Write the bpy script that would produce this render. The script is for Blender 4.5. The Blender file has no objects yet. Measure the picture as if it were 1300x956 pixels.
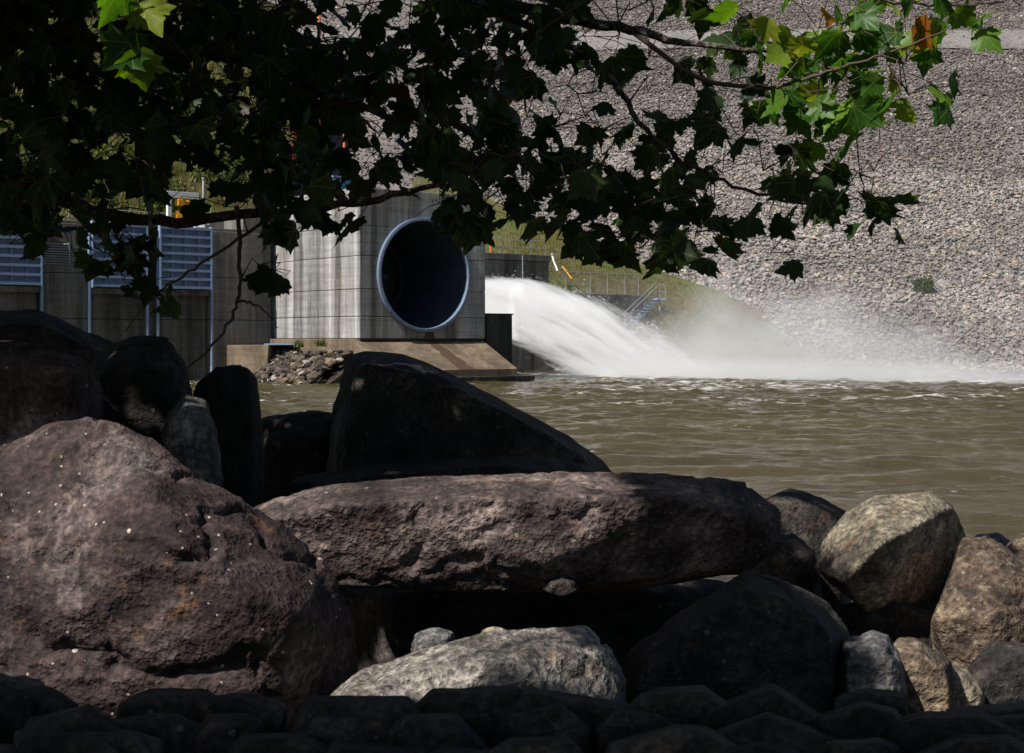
import bpy, bmesh, math, random
import numpy as np
from mathutils import Vector, Matrix
random.seed(7)
RNG = np.random.default_rng(11)
S = bpy.context.scene
C = S.collection

# ---------------------------------------------------------------- camera, sky, sun, exposure
F = 50.0 / 36.0 * 1300            # focal length in pixels of the 1300 px wide photograph
CAMZ, HOR = 2.3, 430.0            # eye height above the river, horizon row
cam_d = bpy.data.cameras.new('camera'); cam = bpy.data.objects.new('camera', cam_d); C.objects.link(cam)
cam.location = (0, 0, CAMZ); cam.rotation_euler = (math.radians(90), 0, 0)
cam_d.lens = 50; cam_d.sensor_width = 36; cam_d.shift_y = -(478 - HOR) / 1300
cam_d.clip_start = 0.1; cam_d.clip_end = 2000
cam_d.dof.use_dof = True; cam_d.dof.focus_distance = 45; cam_d.dof.aperture_fstop = 16
S.camera = cam

EL = math.radians(47)
SH = Vector((-0.729, -0.686, 0)).normalized()
SUN = Vector((SH.x * math.cos(EL), SH.y * math.cos(EL), math.sin(EL)))
w = bpy.data.worlds.new('World'); S.world = w; w.use_nodes = True
nt = w.node_tree; nt.nodes.clear()
sky = nt.nodes.new('ShaderNodeTexSky'); sky.sky_type = 'NISHITA'; sky.sun_disc = False
sky.sun_elevation = EL; sky.sun_rotation = math.atan2(SUN.x, SUN.y); sky.dust_density = 1.5
bg = nt.nodes.new('ShaderNodeBackground'); bg.inputs[1].default_value = 0.05
out = nt.nodes.new('ShaderNodeOutputWorld')
nt.links.new(sky.outputs[0], bg.inputs[0]); nt.links.new(bg.outputs[0], out.inputs[0])
sl = bpy.data.lights.new('sun', 'SUN'); sl.energy = 5.0; sl.angle = math.radians(0.5); sl.color = (1, 0.955, 0.90)
so = bpy.data.objects.new('sun', sl); C.objects.link(so); so.rotation_euler = SUN.to_track_quat('Z', 'Y').to_euler()
so.location = (-30, -30, 40)
vs = S.view_settings; vs.view_transform = 'Standard'; vs.look = 'None'; vs.exposure = 0.32; vs.gamma = 1.0
vs.use_curve_mapping = False
cy = S.cycles
cy.use_denoising = True
cy.use_adaptive_sampling = True; cy.adaptive_threshold = 0.02
cy.max_bounces = 8; cy.diffuse_bounces = 3; cy.glossy_bounces = 3; cy.transmission_bounces = 4
cy.transparent_max_bounces = 8; cy.volume_bounces = 4
cy.volume_step_rate = 1.0; cy.volume_max_steps = 256
cy.caustics_reflective = False; cy.caustics_refractive = False

# ---------------------------------------------------------------- helpers
def W(px, py, Y):                 # picture pixel + distance -> place in metres
    return Vector(((px - 650) / F * Y, Y, CAMZ + (HOR - py) / F * Y))

def smooth(a): return a * a * (3 - 2 * a)
def _hash(ix, iy, iz, s):
    h = (ix * 374761393 + iy * 668265263 + iz * 2147483647 + s * 974634777) & 0xFFFFFFFF
    h = ((h ^ (h >> 13)) * 1274126177) & 0xFFFFFFFF
    h = ((h ^ (h >> 16)) * 2246822519) & 0xFFFFFFFF
    return ((h ^ (h >> 15)) & 0xFFFF) / 65535.0
def vnoise(P, s=0):               # value noise, -1..1
    P = np.asarray(P, float); I = np.floor(P).astype(np.int64); f = smooth(P - I); r = 0
    for dx in (0, 1):
        wx = f[:, 0] if dx else 1 - f[:, 0]
        for dy in (0, 1):
            wy = f[:, 1] if dy else 1 - f[:, 1]
            for dz in (0, 1):
                wz = f[:, 2] if dz else 1 - f[:, 2]
                r = r + wx * wy * wz * _hash(I[:, 0] + dx, I[:, 1] + dy, I[:, 2] + dz, s)
    return r * 2 - 1
def fbm(P, o=4, s=0):
    r = 0; a = 1.0; t = 0; P = np.asarray(P, float)
    for k in range(o):
        r = r + a * vnoise(P * 2 ** k + 17.3 * k, s + k); t += a; a *= 0.5
    return r / t

def tag(o, label=None, cat=None, group=None, kind=None):
    if label: o['label'] = label
    if cat: o['category'] = cat
    if group: o['group'] = group
    if kind: o['kind'] = kind
    return o
def thing(name, label, cat, loc=(0, 0, 0), group=None):
    o = bpy.data.objects.new(name, None); C.objects.link(o); o.location = loc; o.empty_display_size = 0.2
    return tag(o, label, cat, group)
def mesh_obj(name, V, Fc, mat, parent=None, flat=True, org=None):
    me = bpy.data.meshes.new(name)
    if org is None: org = parent_world(parent)
    V = np.asarray(V, float).reshape(-1, 3) - np.array(org)
    if isinstance(Fc, np.ndarray) and len(Fc):
        n = Fc.shape[1]; nf = len(Fc)
        me.vertices.add(len(V)); me.vertices.foreach_set('co', V.ravel())
        me.loops.add(nf * n); me.loops.foreach_set('vertex_index', Fc.ravel().astype(np.int32))
        me.polygons.add(nf); me.polygons.foreach_set('loop_start', np.arange(0, nf * n, n, dtype=np.int32))
        me.update(calc_edges=True); me.validate()
    else:
        me.from_pydata([tuple(v) for v in V], [], Fc); me.update()
    if not flat: me.polygons.foreach_set('use_smooth', [True] * len(me.polygons))
    else: me.polygons.foreach_set('use_smooth', [False] * len(me.polygons))
    if mat: me.materials.append(mat)
    o = bpy.data.objects.new(name, me); C.objects.link(o)
    if parent: o.parent = parent
    else: o.location = org
    return o
def parent_world(p):
    v = Vector((0, 0, 0))
    while p is not None: v = v + Vector(p.location); p = p.parent
    return tuple(v)

class MB:
    def __init__(s): s.v = []; s.f = []
    def add(s, V, Fc):
        n = len(s.v); s.v += [tuple(x) for x in V]; s.f += [tuple(i + n for i in q) for q in Fc]; return s
    def box(s, o, ax, ay, az):    # corner + three edge vectors
        o, ax, ay, az = map(Vector, (o, ax, ay, az))
        V = [o, o + ax, o + ax + ay, o + ay]; V += [v + az for v in V]
        Fc = [(0, 3, 2, 1), (4, 5, 6, 7), (0, 1, 5, 4), (1, 2, 6, 5), (2, 3, 7, 6), (3, 0, 4, 7)]
        if ax.cross(ay).dot(az) < 0: Fc = [q[::-1] for q in Fc]
        return s.add(V, Fc)
    def prism(s, poly, z0, z1):
        n = len(poly); V = [(p[0], p[1], z0) for p in poly] + [(p[0], p[1], z1) for p in poly]
        a = sum(poly[i][0] * poly[(i + 1) % n][1] - poly[(i + 1) % n][0] * poly[i][1] for i in range(n))
        Fc = [tuple(range(n))[::-1], tuple(range(n, 2 * n))] + [(i, (i + 1) % n, (i + 1) % n + n, i + n) for i in range(n)]
        if a < 0: Fc = [q[::-1] for q in Fc]
        return s.add(V, Fc)
    def tube(s, pts, rad, n=6, cap=True):
        pts = [Vector(p) for p in pts]; k = len(pts)
        if not hasattr(rad, '__len__'): rad = [rad] * k
        V = []; up = Vector((0, 0, 1))
        for i, p in enumerate(pts):
            t = (pts[min(i + 1, k - 1)] - pts[max(i - 1, 0)]).normalized()
            a = t.cross(up)
            if a.length < 1e-3: a = t.cross(Vector((1, 0, 0)))
            a.normalize(); b = t.cross(a)
            for j in range(n):
                q = 2 * math.pi * j / n; V.append(p + (a * math.cos(q) + b * math.sin(q)) * rad[i])
        Fc = []
        for i in range(k - 1):
            for j in range(n):
                Fc.append((i * n + j, i * n + (j + 1) % n, (i + 1) * n + (j + 1) % n, (i + 1) * n + j))
        if cap: Fc += [tuple(range(n))[::-1], tuple(range((k - 1) * n, k * n))]
        return s.add(V, Fc)
    def build(s, name, mat, parent=None, flat=True, org=None, bevel=0):
        o = mesh_obj(name, s.v, s.f, mat, parent, flat, org)
        if bevel:
            m = o.modifiers.new('bevel', 'BEVEL'); m.width = bevel; m.segments = 2; m.limit_method = 'ANGLE'
        return o

# ---- materials
def mat_new(name):
    m = bpy.data.materials.new(name); m.use_nodes = True; n = m.node_tree.nodes; n.clear()
    o = n.new('ShaderNodeOutputMaterial'); return m, n, m.node_tree.links, o
def nd(n, t, **k):
    x = n.new(t)
    for a, b in k.items(): setattr(x, a, b)
    return x
def ramp(n, pts, interp='LINEAR'):
    r = n.new('ShaderNodeValToRGB'); e = r.color_ramp.elements; r.color_ramp.interpolation = interp
    while len(e) < len(pts): e.new(0.5)
    for i, (p, c) in enumerate(pts):
        e[i].position = p; e[i].color = (c, c, c, 1) if not hasattr(c, '__len__') else (*c, 1)
    return r
def noise_n(n, l, coord, scale, detail=4, rough=0.55, dist=0):
    x = n.new('ShaderNodeTexNoise'); x.inputs['Scale'].default_value = scale; x.inputs['Detail'].default_value = detail
    x.inputs['Roughness'].default_value = rough; x.inputs['Distortion'].default_value = dist
    l.new(coord, x.inputs['Vector']); return x
def mapping(n, l, coord, scale=(1, 1, 1), rot=(0, 0, 0), loc=(0, 0, 0)):
    x = n.new('ShaderNodeMapping'); x.inputs['Scale'].default_value = scale; x.inputs['Rotation'].default_value = rot
    x.inputs['Location'].default_value = loc; l.new(coord, x.inputs['Vector']); return x.outputs[0]
def mixc(n, l, fac, a, b, mode='MIX'):
    x = n.new('ShaderNodeMix'); x.data_type = 'RGBA'; x.blend_type = mode
    for sock, v in ((0, fac), (6, a), (7, b)):
        if isinstance(v, bpy.types.NodeSocket): l.new(v, x.inputs[sock])
        elif sock == 0: x.inputs[0].default_value = v
        else: x.inputs[sock].default_value = (*v, 1)
    return x.outputs[2]
def mth(n, l, op, a, b=None, c=None, clamp=False):
    x = n.new('ShaderNodeMath'); x.operation = op; x.use_clamp = clamp
    for i, v in enumerate((a, b, c)):
        if v is None: continue
        if isinstance(v, bpy.types.NodeSocket): l.new(v, x.inputs[i])
        else: x.inputs[i].default_value = v
    return x.outputs[0]
def bump(n, l, h, strength, dist=0.02, normal=None):
    x = n.new('ShaderNodeBump'); x.inputs['Strength'].default_value = strength; x.inputs['Distance'].default_value = dist
    l.new(h, x.inputs['Height'])
    if normal: l.new(normal, x.inputs['Normal'])
    return x.outputs[0]
def pbsdf(n, l, o, col, rough=0.8, metal=0, normal=None, spec=0.4):
    p = n.new('ShaderNodeBsdfPrincipled')
    if isinstance(col, bpy.types.NodeSocket): l.new(col, p.inputs['Base Color'])
    else: p.inputs['Base Color'].default_value = (*col, 1)
    if isinstance(rough, bpy.types.NodeSocket): l.new(rough, p.inputs['Roughness'])
    else: p.inputs['Roughness'].default_value = rough
    p.inputs['Metallic'].default_value = metal; p.inputs['Specular IOR Level'].default_value = spec
    if normal: l.new(normal, p.inputs['Normal'])
    l.new(p.outputs[0], o.inputs[0]); return p

def m_concrete(name, base, dark, streak=0.8, seed=0, warm=(0.30, 0.24, 0.17), warmth=0.3):
    m, n, l, o = mat_new(name); g = nd(n, 'ShaderNodeNewGeometry').outputs['Position']
    big = noise_n(n, l, mapping(n, l, g, loc=(seed, 0, 0)), 0.35, 5, 0.6)
    wob = noise_n(n, l, g, 0.5, 3); ws = nd(n, 'ShaderNodeVectorMath', operation='SCALE'); l.new(wob.outputs['Color'], ws.inputs[0]); ws.inputs['Scale'].default_value = 0.25
    wa = nd(n, 'ShaderNodeVectorMath', operation='ADD'); l.new(g, wa.inputs[0]); l.new(ws.outputs[0], wa.inputs[1]); gw = wa.outputs[0]
    st = noise_n(n, l, mapping(n, l, gw, (1, 1, 0.03), rot=(0, 0, 0.31), loc=(seed * 3.7, 1.3, 0)), 0.75, 8, 0.72)
    st2 = noise_n(n, l, mapping(n, l, gw, (1, 1, 0.10), rot=(0, 0, 0.6), loc=(seed, 3, 0)), 4.1, 5, 0.7)
    fine = noise_n(n, l, g, 11, 6, 0.72)
    hz = noise_n(n, l, mapping(n, l, g, (0.25, 0.25, 4.5)), 1.2, 3, 0.6)
    sr = ramp(n, [(0.40, 1), (0.47, 0.5), (0.52, 0)]); l.new(st.outputs[0], sr.inputs[0])
    c = mixc(n, l, mth(n, l, 'MULTIPLY', sr.outputs[0], streak), base, dark)
    wr = ramp(n, [(0.55, 0), (0.60, 0.85)]); l.new(st.outputs[0], wr.inputs[0])
    c = mixc(n, l, wr.outputs[0], c, tuple(min(0.60, x * 1.5) for x in base))
    s2 = ramp(n, [(0.36, 0.6), (0.58, 1.06)]); l.new(st2.outputs[0], s2.inputs[0])
    c = mixc(n, l, 0.5, c, s2.outputs[0], 'MULTIPLY')
    h2 = ramp(n, [(0.38, 0.72), (0.6, 1.06)]); l.new(hz.outputs[0], h2.inputs[0])
    c = mixc(n, l, 0.6, c, h2.outputs[0], 'MULTIPLY')
    wb = ramp(n, [(0.52, 0), (0.7, warmth)]); l.new(big.outputs[0], wb.inputs[0])
    c = mixc(n, l, wb.outputs[0], c, warm)
    fr = ramp(n, [(0.3, 0.7), (0.7, 1.12)]); l.new(fine.outputs[0], fr.inputs[0])
    c = mixc(n, l, 0.85, c, fr.outputs[0], 'MULTIPLY')
    b = bump(n, l, fine.outputs[0], 0.4, 0.02); b = bump(n, l, hz.outputs[0], 0.25, 0.02, b)
    pbsdf(n, l, o, c, 0.88, normal=b, spec=0.25); return m
def m_paint(name, col, rough=0.45, dirt=0.35, rust=(0.16, 0.10, 0.06), spec=0.4):
    m, n, l, o = mat_new(name); g = nd(n, 'ShaderNodeNewGeometry').outputs['Position']
    a = noise_n(n, l, mapping(n, l, g, (1, 1, 0.3)), 2.2, 6, 0.65)
    r = ramp(n, [(0.45, 0), (0.75, dirt)]); l.new(a.outputs[0], r.inputs[0])
    c = mixc(n, l, r.outputs[0], col, tuple(0.5 * x + 0.5 * y for x, y in zip(col, rust)))
    f = noise_n(n, l, g, 9, 3); fr = ramp(n, [(0.3, 0.82), (0.7, 1.08)]); l.new(f.outputs[0], fr.inputs[0])
    c = mixc(n, l, 0.8, c, fr.outputs[0], 'MULTIPLY')
    rr = ramp(n, [(0.3, rough), (0.8, min(1, rough + 0.3))]); l.new(a.outputs[0], rr.inputs[0])
    pbsdf(n, l, o, c, rr.outputs[0], spec=spec); return m
def m_rock(name, cols, speck=0.5, scale=1.0, orange=0.35, lichen=0.0, bstr=0.6):
    m, n, l, o = mat_new(name); g0 = nd(n, 'ShaderNodeTexCoord').outputs['Object']
    oi = nd(n, 'ShaderNodeObjectInfo'); va = nd(n, 'ShaderNodeVectorMath', operation='ADD')
    l.new(g0, va.inputs[0]); sc = nd(n, 'ShaderNodeVectorMath', operation='SCALE'); sc.inputs[0].default_value = (37, 11, 23)
    l.new(oi.outputs['Random'], sc.inputs['Scale']); l.new(sc.outputs[0], va.inputs[1]); g = va.outputs[0]
    a = noise_n(n, l, g, 2.2 * scale, 6, 0.66); b = noise_n(n, l, g, 7 * scale, 4, 0.70)
    d = noise_n(n, l, g, 42, 2, 0.6)
    r = ramp(n, [(0.34, cols[0]), (0.45, cols[1]), (0.55, cols[2]), (0.66, cols[3])]); l.new(a.outputs[0], r.inputs[0])
    c = r.outputs[0]
    r2 = ramp(n, [(0.34, 0.4), (0.48, 0.9), (0.62, 1.45)]); l.new(b.outputs[0], r2.inputs[0])
    c = mixc(n, l, 0.85, c, r2.outputs[0], 'MULTIPLY')
    r3 = ramp(n, [(0.36, 0.45), (0.5, 0.95), (0.64, 1.6)]); l.new(d.outputs[0], r3.inputs[0])
    c = mixc(n, l, 0.85, c, r3.outputs[0], 'MULTIPLY')
    sb = noise_n(n, l, mapping(n, l, g, (0.7, 0.7, 3.2), rot=(0.25, 0.18, 0)), 4.5 * scale, 4, 0.65, 0.0)      # bedding
    r6 = ramp(n, [(0.36, 0.55), (0.5, 1.0), (0.64, 1.3)]); l.new(sb.outputs[0], r6.inputs[0])
    c = mixc(n, l, 0.4, c, r6.outputs[0], 'MULTIPLY')
    e = noise_n(n, l, mapping(n, l, g, loc=(5, 5, 5)), 5 * scale, 6, 0.75)
    r4 = ramp(n, [(0.60, 0), (0.70, orange)]); l.new(e.outputs[0], r4.inputs[0])
    c = mixc(n, l, r4.outputs[0], c, (0.30, 0.14, 0.055))
    if lichen:
        li = noise_n(n, l, mapping(n, l, g, loc=(9, 2, 4)), 11 * scale, 8, 0.8, 0.0)
        r5 = ramp(n, [(0.54, 0), (0.66, lichen)]); l.new(li.outputs[0], r5.inputs[0])
        c = mixc(n, l, r5.outputs[0], c, (0.36, 0.31, 0.19))
    for vsx, thr, am in ((17, 0.14, 1.0), (38, 0.17, 0.8)):
        v = nd(n, 'ShaderNodeTexVoronoi'); v.inputs['Scale'].default_value = vsx * scale; l.new(g, v.inputs['Vector'])
        wn = nd(n, 'ShaderNodeSeparateColor'); l.new(v.outputs['Color'], wn.inputs[0])
        hit = mth(n, l, 'LESS_THAN', mth(n, l, 'MULTIPLY_ADD', d.outputs[0], 0.16, v.outputs['Distance']), thr + 0.09)
        sel = mth(n, l, 'GREATER_THAN', wn.outputs[0], 0.87)
        fct = mth(n, l, 'MULTIPLY', mth(n, l, 'MULTIPLY', hit, sel), speck * am)
        c = mixc(n, l, fct, c, (0.52, 0.44, 0.37))
    bb = bump(n, l, b.outputs[0], bstr, 0.05); bb = bump(n, l, sb.outputs[0], bstr * 0.3, 0.03, bb); bb = bump(n, l, d.outputs[0], bstr, 0.018, bb)
    pbsdf(n, l, o, c, 0.86, normal=bb, spec=0.3); return m

M = {}
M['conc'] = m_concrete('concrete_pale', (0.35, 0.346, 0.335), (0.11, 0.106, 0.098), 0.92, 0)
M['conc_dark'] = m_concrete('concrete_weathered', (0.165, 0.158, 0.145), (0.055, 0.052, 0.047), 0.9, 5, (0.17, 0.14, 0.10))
M['conc_black'] = m_concrete('concrete_algae', (0.07, 0.066, 0.058), (0.025, 0.024, 0.021), 0.9, 9, (0.06, 0.05, 0.035))
M['conc_tan'] = m_concrete('concrete_tan', (0.20, 0.152, 0.105), (0.105, 0.078, 0.052), 0.7, 3, (0.20, 0.145, 0.09), 0.8)
M['joint'] = m_paint('joint_filler', (0.03, 0.03, 0.028), 0.9)
M['ring'] = m_paint('blue_grey_steel', (0.15, 0.215, 0.31), 0.45, 0.45)
M['liner'] = m_paint('dark_blue_liner', (0.028, 0.044, 0.066), 0.4, 0.3)
M['gate'] = m_paint('gate_blue_paint', (0.23, 0.33, 0.50), 0.5, 0.3)
M['gate_skin'] = m_paint('gate_skin_paint', (0.17, 0.25, 0.38), 0.55, 0.4)
M['galv'] = m_paint('galvanised_steel', (0.27, 0.275, 0.28), 0.4, 0.25)
M['white'] = m_paint('white_paint', (0.78, 0.78, 0.76), 0.5, 0.15)
M['yellow'] = m_paint('hoist_yellow', (0.75, 0.33, 0.02), 0.45, 0.2)
M['orange'] = m_paint('orange_post', (0.46, 0.12, 0.035), 0.6, 0.3)
M['black'] = m_paint('dark_steel', (0.03, 0.03, 0.032), 0.5, 0.3)
M['bluecover'] = m_paint('blue_cover', (0.03, 0.20, 0.36), 0.6, 0.2)
M['stain'] = m_paint('rust_stain_concrete', (0.075, 0.045, 0.028), 0.8, 0.4)
M['rock_brown'] = m_rock('boulder_brown', [(0.014, 0.0095, 0.009), (0.033, 0.0215, 0.0195), (0.062, 0.043, 0.038), (0.165, 0.132, 0.119)], 0.9, 1.0, 0.45)
M['rock_slab'] = m_rock('boulder_slab', [(0.020, 0.0155, 0.0145), (0.045, 0.033, 0.0295), (0.078, 0.058, 0.051), (0.19, 0.148, 0.128)], 0.4, 1.1, 0.35)
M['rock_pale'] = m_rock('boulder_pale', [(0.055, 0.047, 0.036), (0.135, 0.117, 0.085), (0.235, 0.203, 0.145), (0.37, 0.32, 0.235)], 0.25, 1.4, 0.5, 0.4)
M['rock_ash'] = m_rock('boulder_ash_grey', [(0.05, 0.046, 0.041), (0.115, 0.105, 0.092), (0.19, 0.172, 0.148), (0.30, 0.27, 0.235)], 0.25, 1.5, 0.35, 0.2)
M['rock_lichen'] = m_rock('boulder_lichen', [(0.035, 0.025, 0.02), (0.07, 0.049, 0.036), (0.115, 0.082, 0.058), (0.21, 0.16, 0.105)], 0.3, 1.3, 0.5, 0.85)
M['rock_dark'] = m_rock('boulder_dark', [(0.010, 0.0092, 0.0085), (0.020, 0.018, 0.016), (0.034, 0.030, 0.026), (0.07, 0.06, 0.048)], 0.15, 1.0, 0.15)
M['rock_grey'] = m_rock('boulder_grey', [(0.04, 0.039, 0.04), (0.075, 0.072, 0.072), (0.115, 0.11, 0.106), (0.18, 0.172, 0.165)], 0.2, 1.3, 0.1)

def m_stones(name, c0, c1, c2, hot):
    m, n, l, o = mat_new(name); at = nd(n, 'ShaderNodeAttribute'); at.attribute_name = 'tone'
    g = nd(n, 'ShaderNodeNewGeometry').outputs['Position']
    r = ramp(n, [(0.0, c0), (0.45, c1), (0.8, c2), (0.93, hot), (1.0, (0.47, 0.44, 0.40))]); l.new(at.outputs['Fac'], r.inputs[0])
    b = noise_n(n, l, mapping(n, l, g, (0.35, 0.35, 1.6), rot=(0.06, 0.05, 0)), 0.16, 5, 0.6); br = ramp(n, [(0.36, 0.58), (0.62, 1.18)]); l.new(b.outputs[0], br.inputs[0])
    f = noise_n(n, l, g, 6, 4, 0.7); fr = ramp(n, [(0.3, 0.7), (0.7, 1.15)]); l.new(f.outputs[0], fr.inputs[0])
    c = mixc(n, l, 0.8, r.outputs[0], br.outputs[0], 'MULTIPLY'); c = mixc(n, l, 0.8, c, fr.outputs[0], 'MULTIPLY')
    pbsdf(n, l, o, c, 0.9, spec=0.2); return m
M['st_low'] = m_stones('riprap_stone', (0.19, 0.178, 0.165), (0.275, 0.258, 0.238), (0.35, 0.328, 0.302), (0.40, 0.31, 0.225))
M['st_up'] = m_stones('riprap_fine_stone', (0.125, 0.115, 0.108), (0.185, 0.17, 0.158), (0.245, 0.225, 0.208), (0.29, 0.225, 0.175))
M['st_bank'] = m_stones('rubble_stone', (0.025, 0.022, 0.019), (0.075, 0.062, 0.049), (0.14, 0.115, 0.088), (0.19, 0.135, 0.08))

def m_ground(name, stops, scale, bs=0.5):
    m, n, l, o = mat_new(name); g = nd(n, 'ShaderNodeNewGeometry').outputs['Position']
    a = noise_n(n, l, g, scale, 8, 0.65); b = noise_n(n, l, g, scale * 14, 5, 0.7)
    r = ramp(n, stops); l.new(a.outputs[0], r.inputs[0])
    fr = ramp(n, [(0.3, 0.6), (0.7, 1.25)]); l.new(b.outputs[0], fr.inputs[0])
    c = mixc(n, l, 0.85, r.outputs[0], fr.outputs[0], 'MULTIPLY')
    pbsdf(n, l, o, c, 0.95, normal=bump(n, l, b.outputs[0], bs, 0.1), spec=0.15); return m
M['dam_under'] = m_ground('dam_fill', [(0.3, (0.13, 0.118, 0.11)), (0.7, (0.20, 0.18, 0.165))], 0.4)
M['gravel'] = m_ground('road_gravel', [(0.3, (0.17, 0.16, 0.152)), (0.7, (0.25, 0.235, 0.225))], 0.2)
M['bank'] = m_ground('bank_soil', [(0.3, (0.025, 0.02, 0.015)), (0.7, (0.06, 0.05, 0.04))], 1.2)
M['grass_soil'] = m_ground('grass_bank_soil', [(0.33, (0.12, 0.09, 0.05)), (0.5, (0.11, 0.105, 0.04)), (0.66, (0.085, 0.12, 0.03))], 0.16)
M['hill'] = m_ground('hill_grass', [(0.33, (0.05, 0.04, 0.022)), (0.5, (0.05, 0.05, 0.018)), (0.7, (0.05, 0.075, 0.016))], 0.12)

def m_leaf(name, stops, trans=0.35, attr=False, rough=0.42):
    m, n, l, o = mat_new(name)
    if attr: src = nd(n, 'ShaderNodeAttribute'); src.attribute_name = 'tone'; fac = src.outputs['Fac']
    else: fac = nd(n, 'ShaderNodeObjectInfo').outputs['Random']
    r = ramp(n, stops); l.new(fac, r.inputs[0])
    g = nd(n, 'ShaderNodeTexCoord').outputs['Object']; a = noise_n(n, l, g, 9 if not attr else 5, 4)
    ar = ramp(n, [(0.3, 0.7), (0.7, 1.2)]); l.new(a.outputs[0], ar.inputs[0])
    c = mixc(n, l, 0.8, r.outputs[0], ar.outputs[0], 'MULTIPLY')
    if not attr:                     # pale veins running out from the stalk
        sx = nd(n, 'ShaderNodeSeparateXYZ'); l.new(g, sx.inputs[0]); an = mth(n, l, 'ARCTAN2', sx.outputs[0], sx.outputs[1])
        tt = mth(n, l, 'DIVIDE', an, 0.66); fr_ = mth(n, l, 'ABSOLUTE', mth(n, l, 'SUBTRACT', tt, mth(n, l, 'ROUND', tt)))
        rd = mth(n, l, 'SQRT', mth(n, l, 'ADD', mth(n, l, 'MULTIPLY', sx.outputs[0], sx.outputs[0]), mth(n, l, 'MULTIPLY', sx.outputs[1], sx.outputs[1])))
        dv = mth(n, l, 'MULTIPLY', mth(n, l, 'MULTIPLY', fr_, 0.66), rd); vn = mth(n, l, 'MULTIPLY', mth(n, l, 'LESS_THAN', dv, 0.013), 0.55)
        c = mixc(n, l, vn, c, (0.22, 0.25, 0.08))
    p = nd(n, 'ShaderNodeBsdfPrincipled'); l.new(c, p.inputs['Base Color']); p.inputs['Roughness'].default_value = rough
    p.inputs['Specular IOR Level'].default_value = 0.22
    t = nd(n, 'ShaderNodeBsdfTranslucent'); tc = mixc(n, l, 1.0, c, (1.5, 1.6, 0.5), 'MULTIPLY'); l.new(tc, t.inputs[0])
    mx = nd(n, 'ShaderNodeMixShader'); mx.inputs[0].default_value = trans
    l.new(p.outputs[0], mx.inputs[1]); l.new(t.outputs[0], mx.inputs[2]); l.new(mx.outputs[0], o.inputs[0]); return m
GREEN = [(0.0, (0.016, 0.036, 0.011)), (0.4, (0.023, 0.050, 0.013)), (0.75, (0.034, 0.068, 0.016)), (0.965, (0.06, 0.08, 0.02)), (0.985, (0.10, 0.035, 0.014)), (0.995, (0.05, 0.02, 0.012))]
SUNLIT = [(0.0, (0.02, 0.07, 0.010)), (0.45, (0.05, 0.14, 0.012)), (0.78, (0.12, 0.23, 0.014)), (0.96, (0.28, 0.31, 0.03)), (0.99, (0.40, 0.12, 0.02))]
M['leaf'] = m_leaf('sycamore_leaf', GREEN)
M['leaf_sunlit'] = m_leaf('sycamore_leaf_sunlit', SUNLIT, 0.45)  # yellower leaf green, with sunshine painted into the colour
M['leafs'] = m_leaf('sycamore_foliage', GREEN, attr=True)
M['shrub'] = m_leaf('shrub_leaf', [(0, (0.05, 0.075, 0.02)), (0.5, (0.075, 0.10, 0.028)), (1.0, (0.12, 0.125, 0.04))], 0.3, True, 0.6)
M['blade'] = m_leaf('grass_blade', [(0, (0.20, 0.15, 0.07)), (0.35, (0.18, 0.155, 0.055)), (0.65, (0.15, 0.17, 0.04)), (1.0, (0.10, 0.17, 0.03))], 0.3, True, 0.7)
M['bark'] = m_rock('sycamore_bark', [(0.03, 0.026, 0.02), (0.055, 0.046, 0.036), (0.085, 0.072, 0.056), (0.16, 0.145, 0.115)], 0.0, 3.0, 0.05)
M['twig'] = m_paint('twig_bark', (0.085, 0.062, 0.042), 0.8, 0.3)

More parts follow.
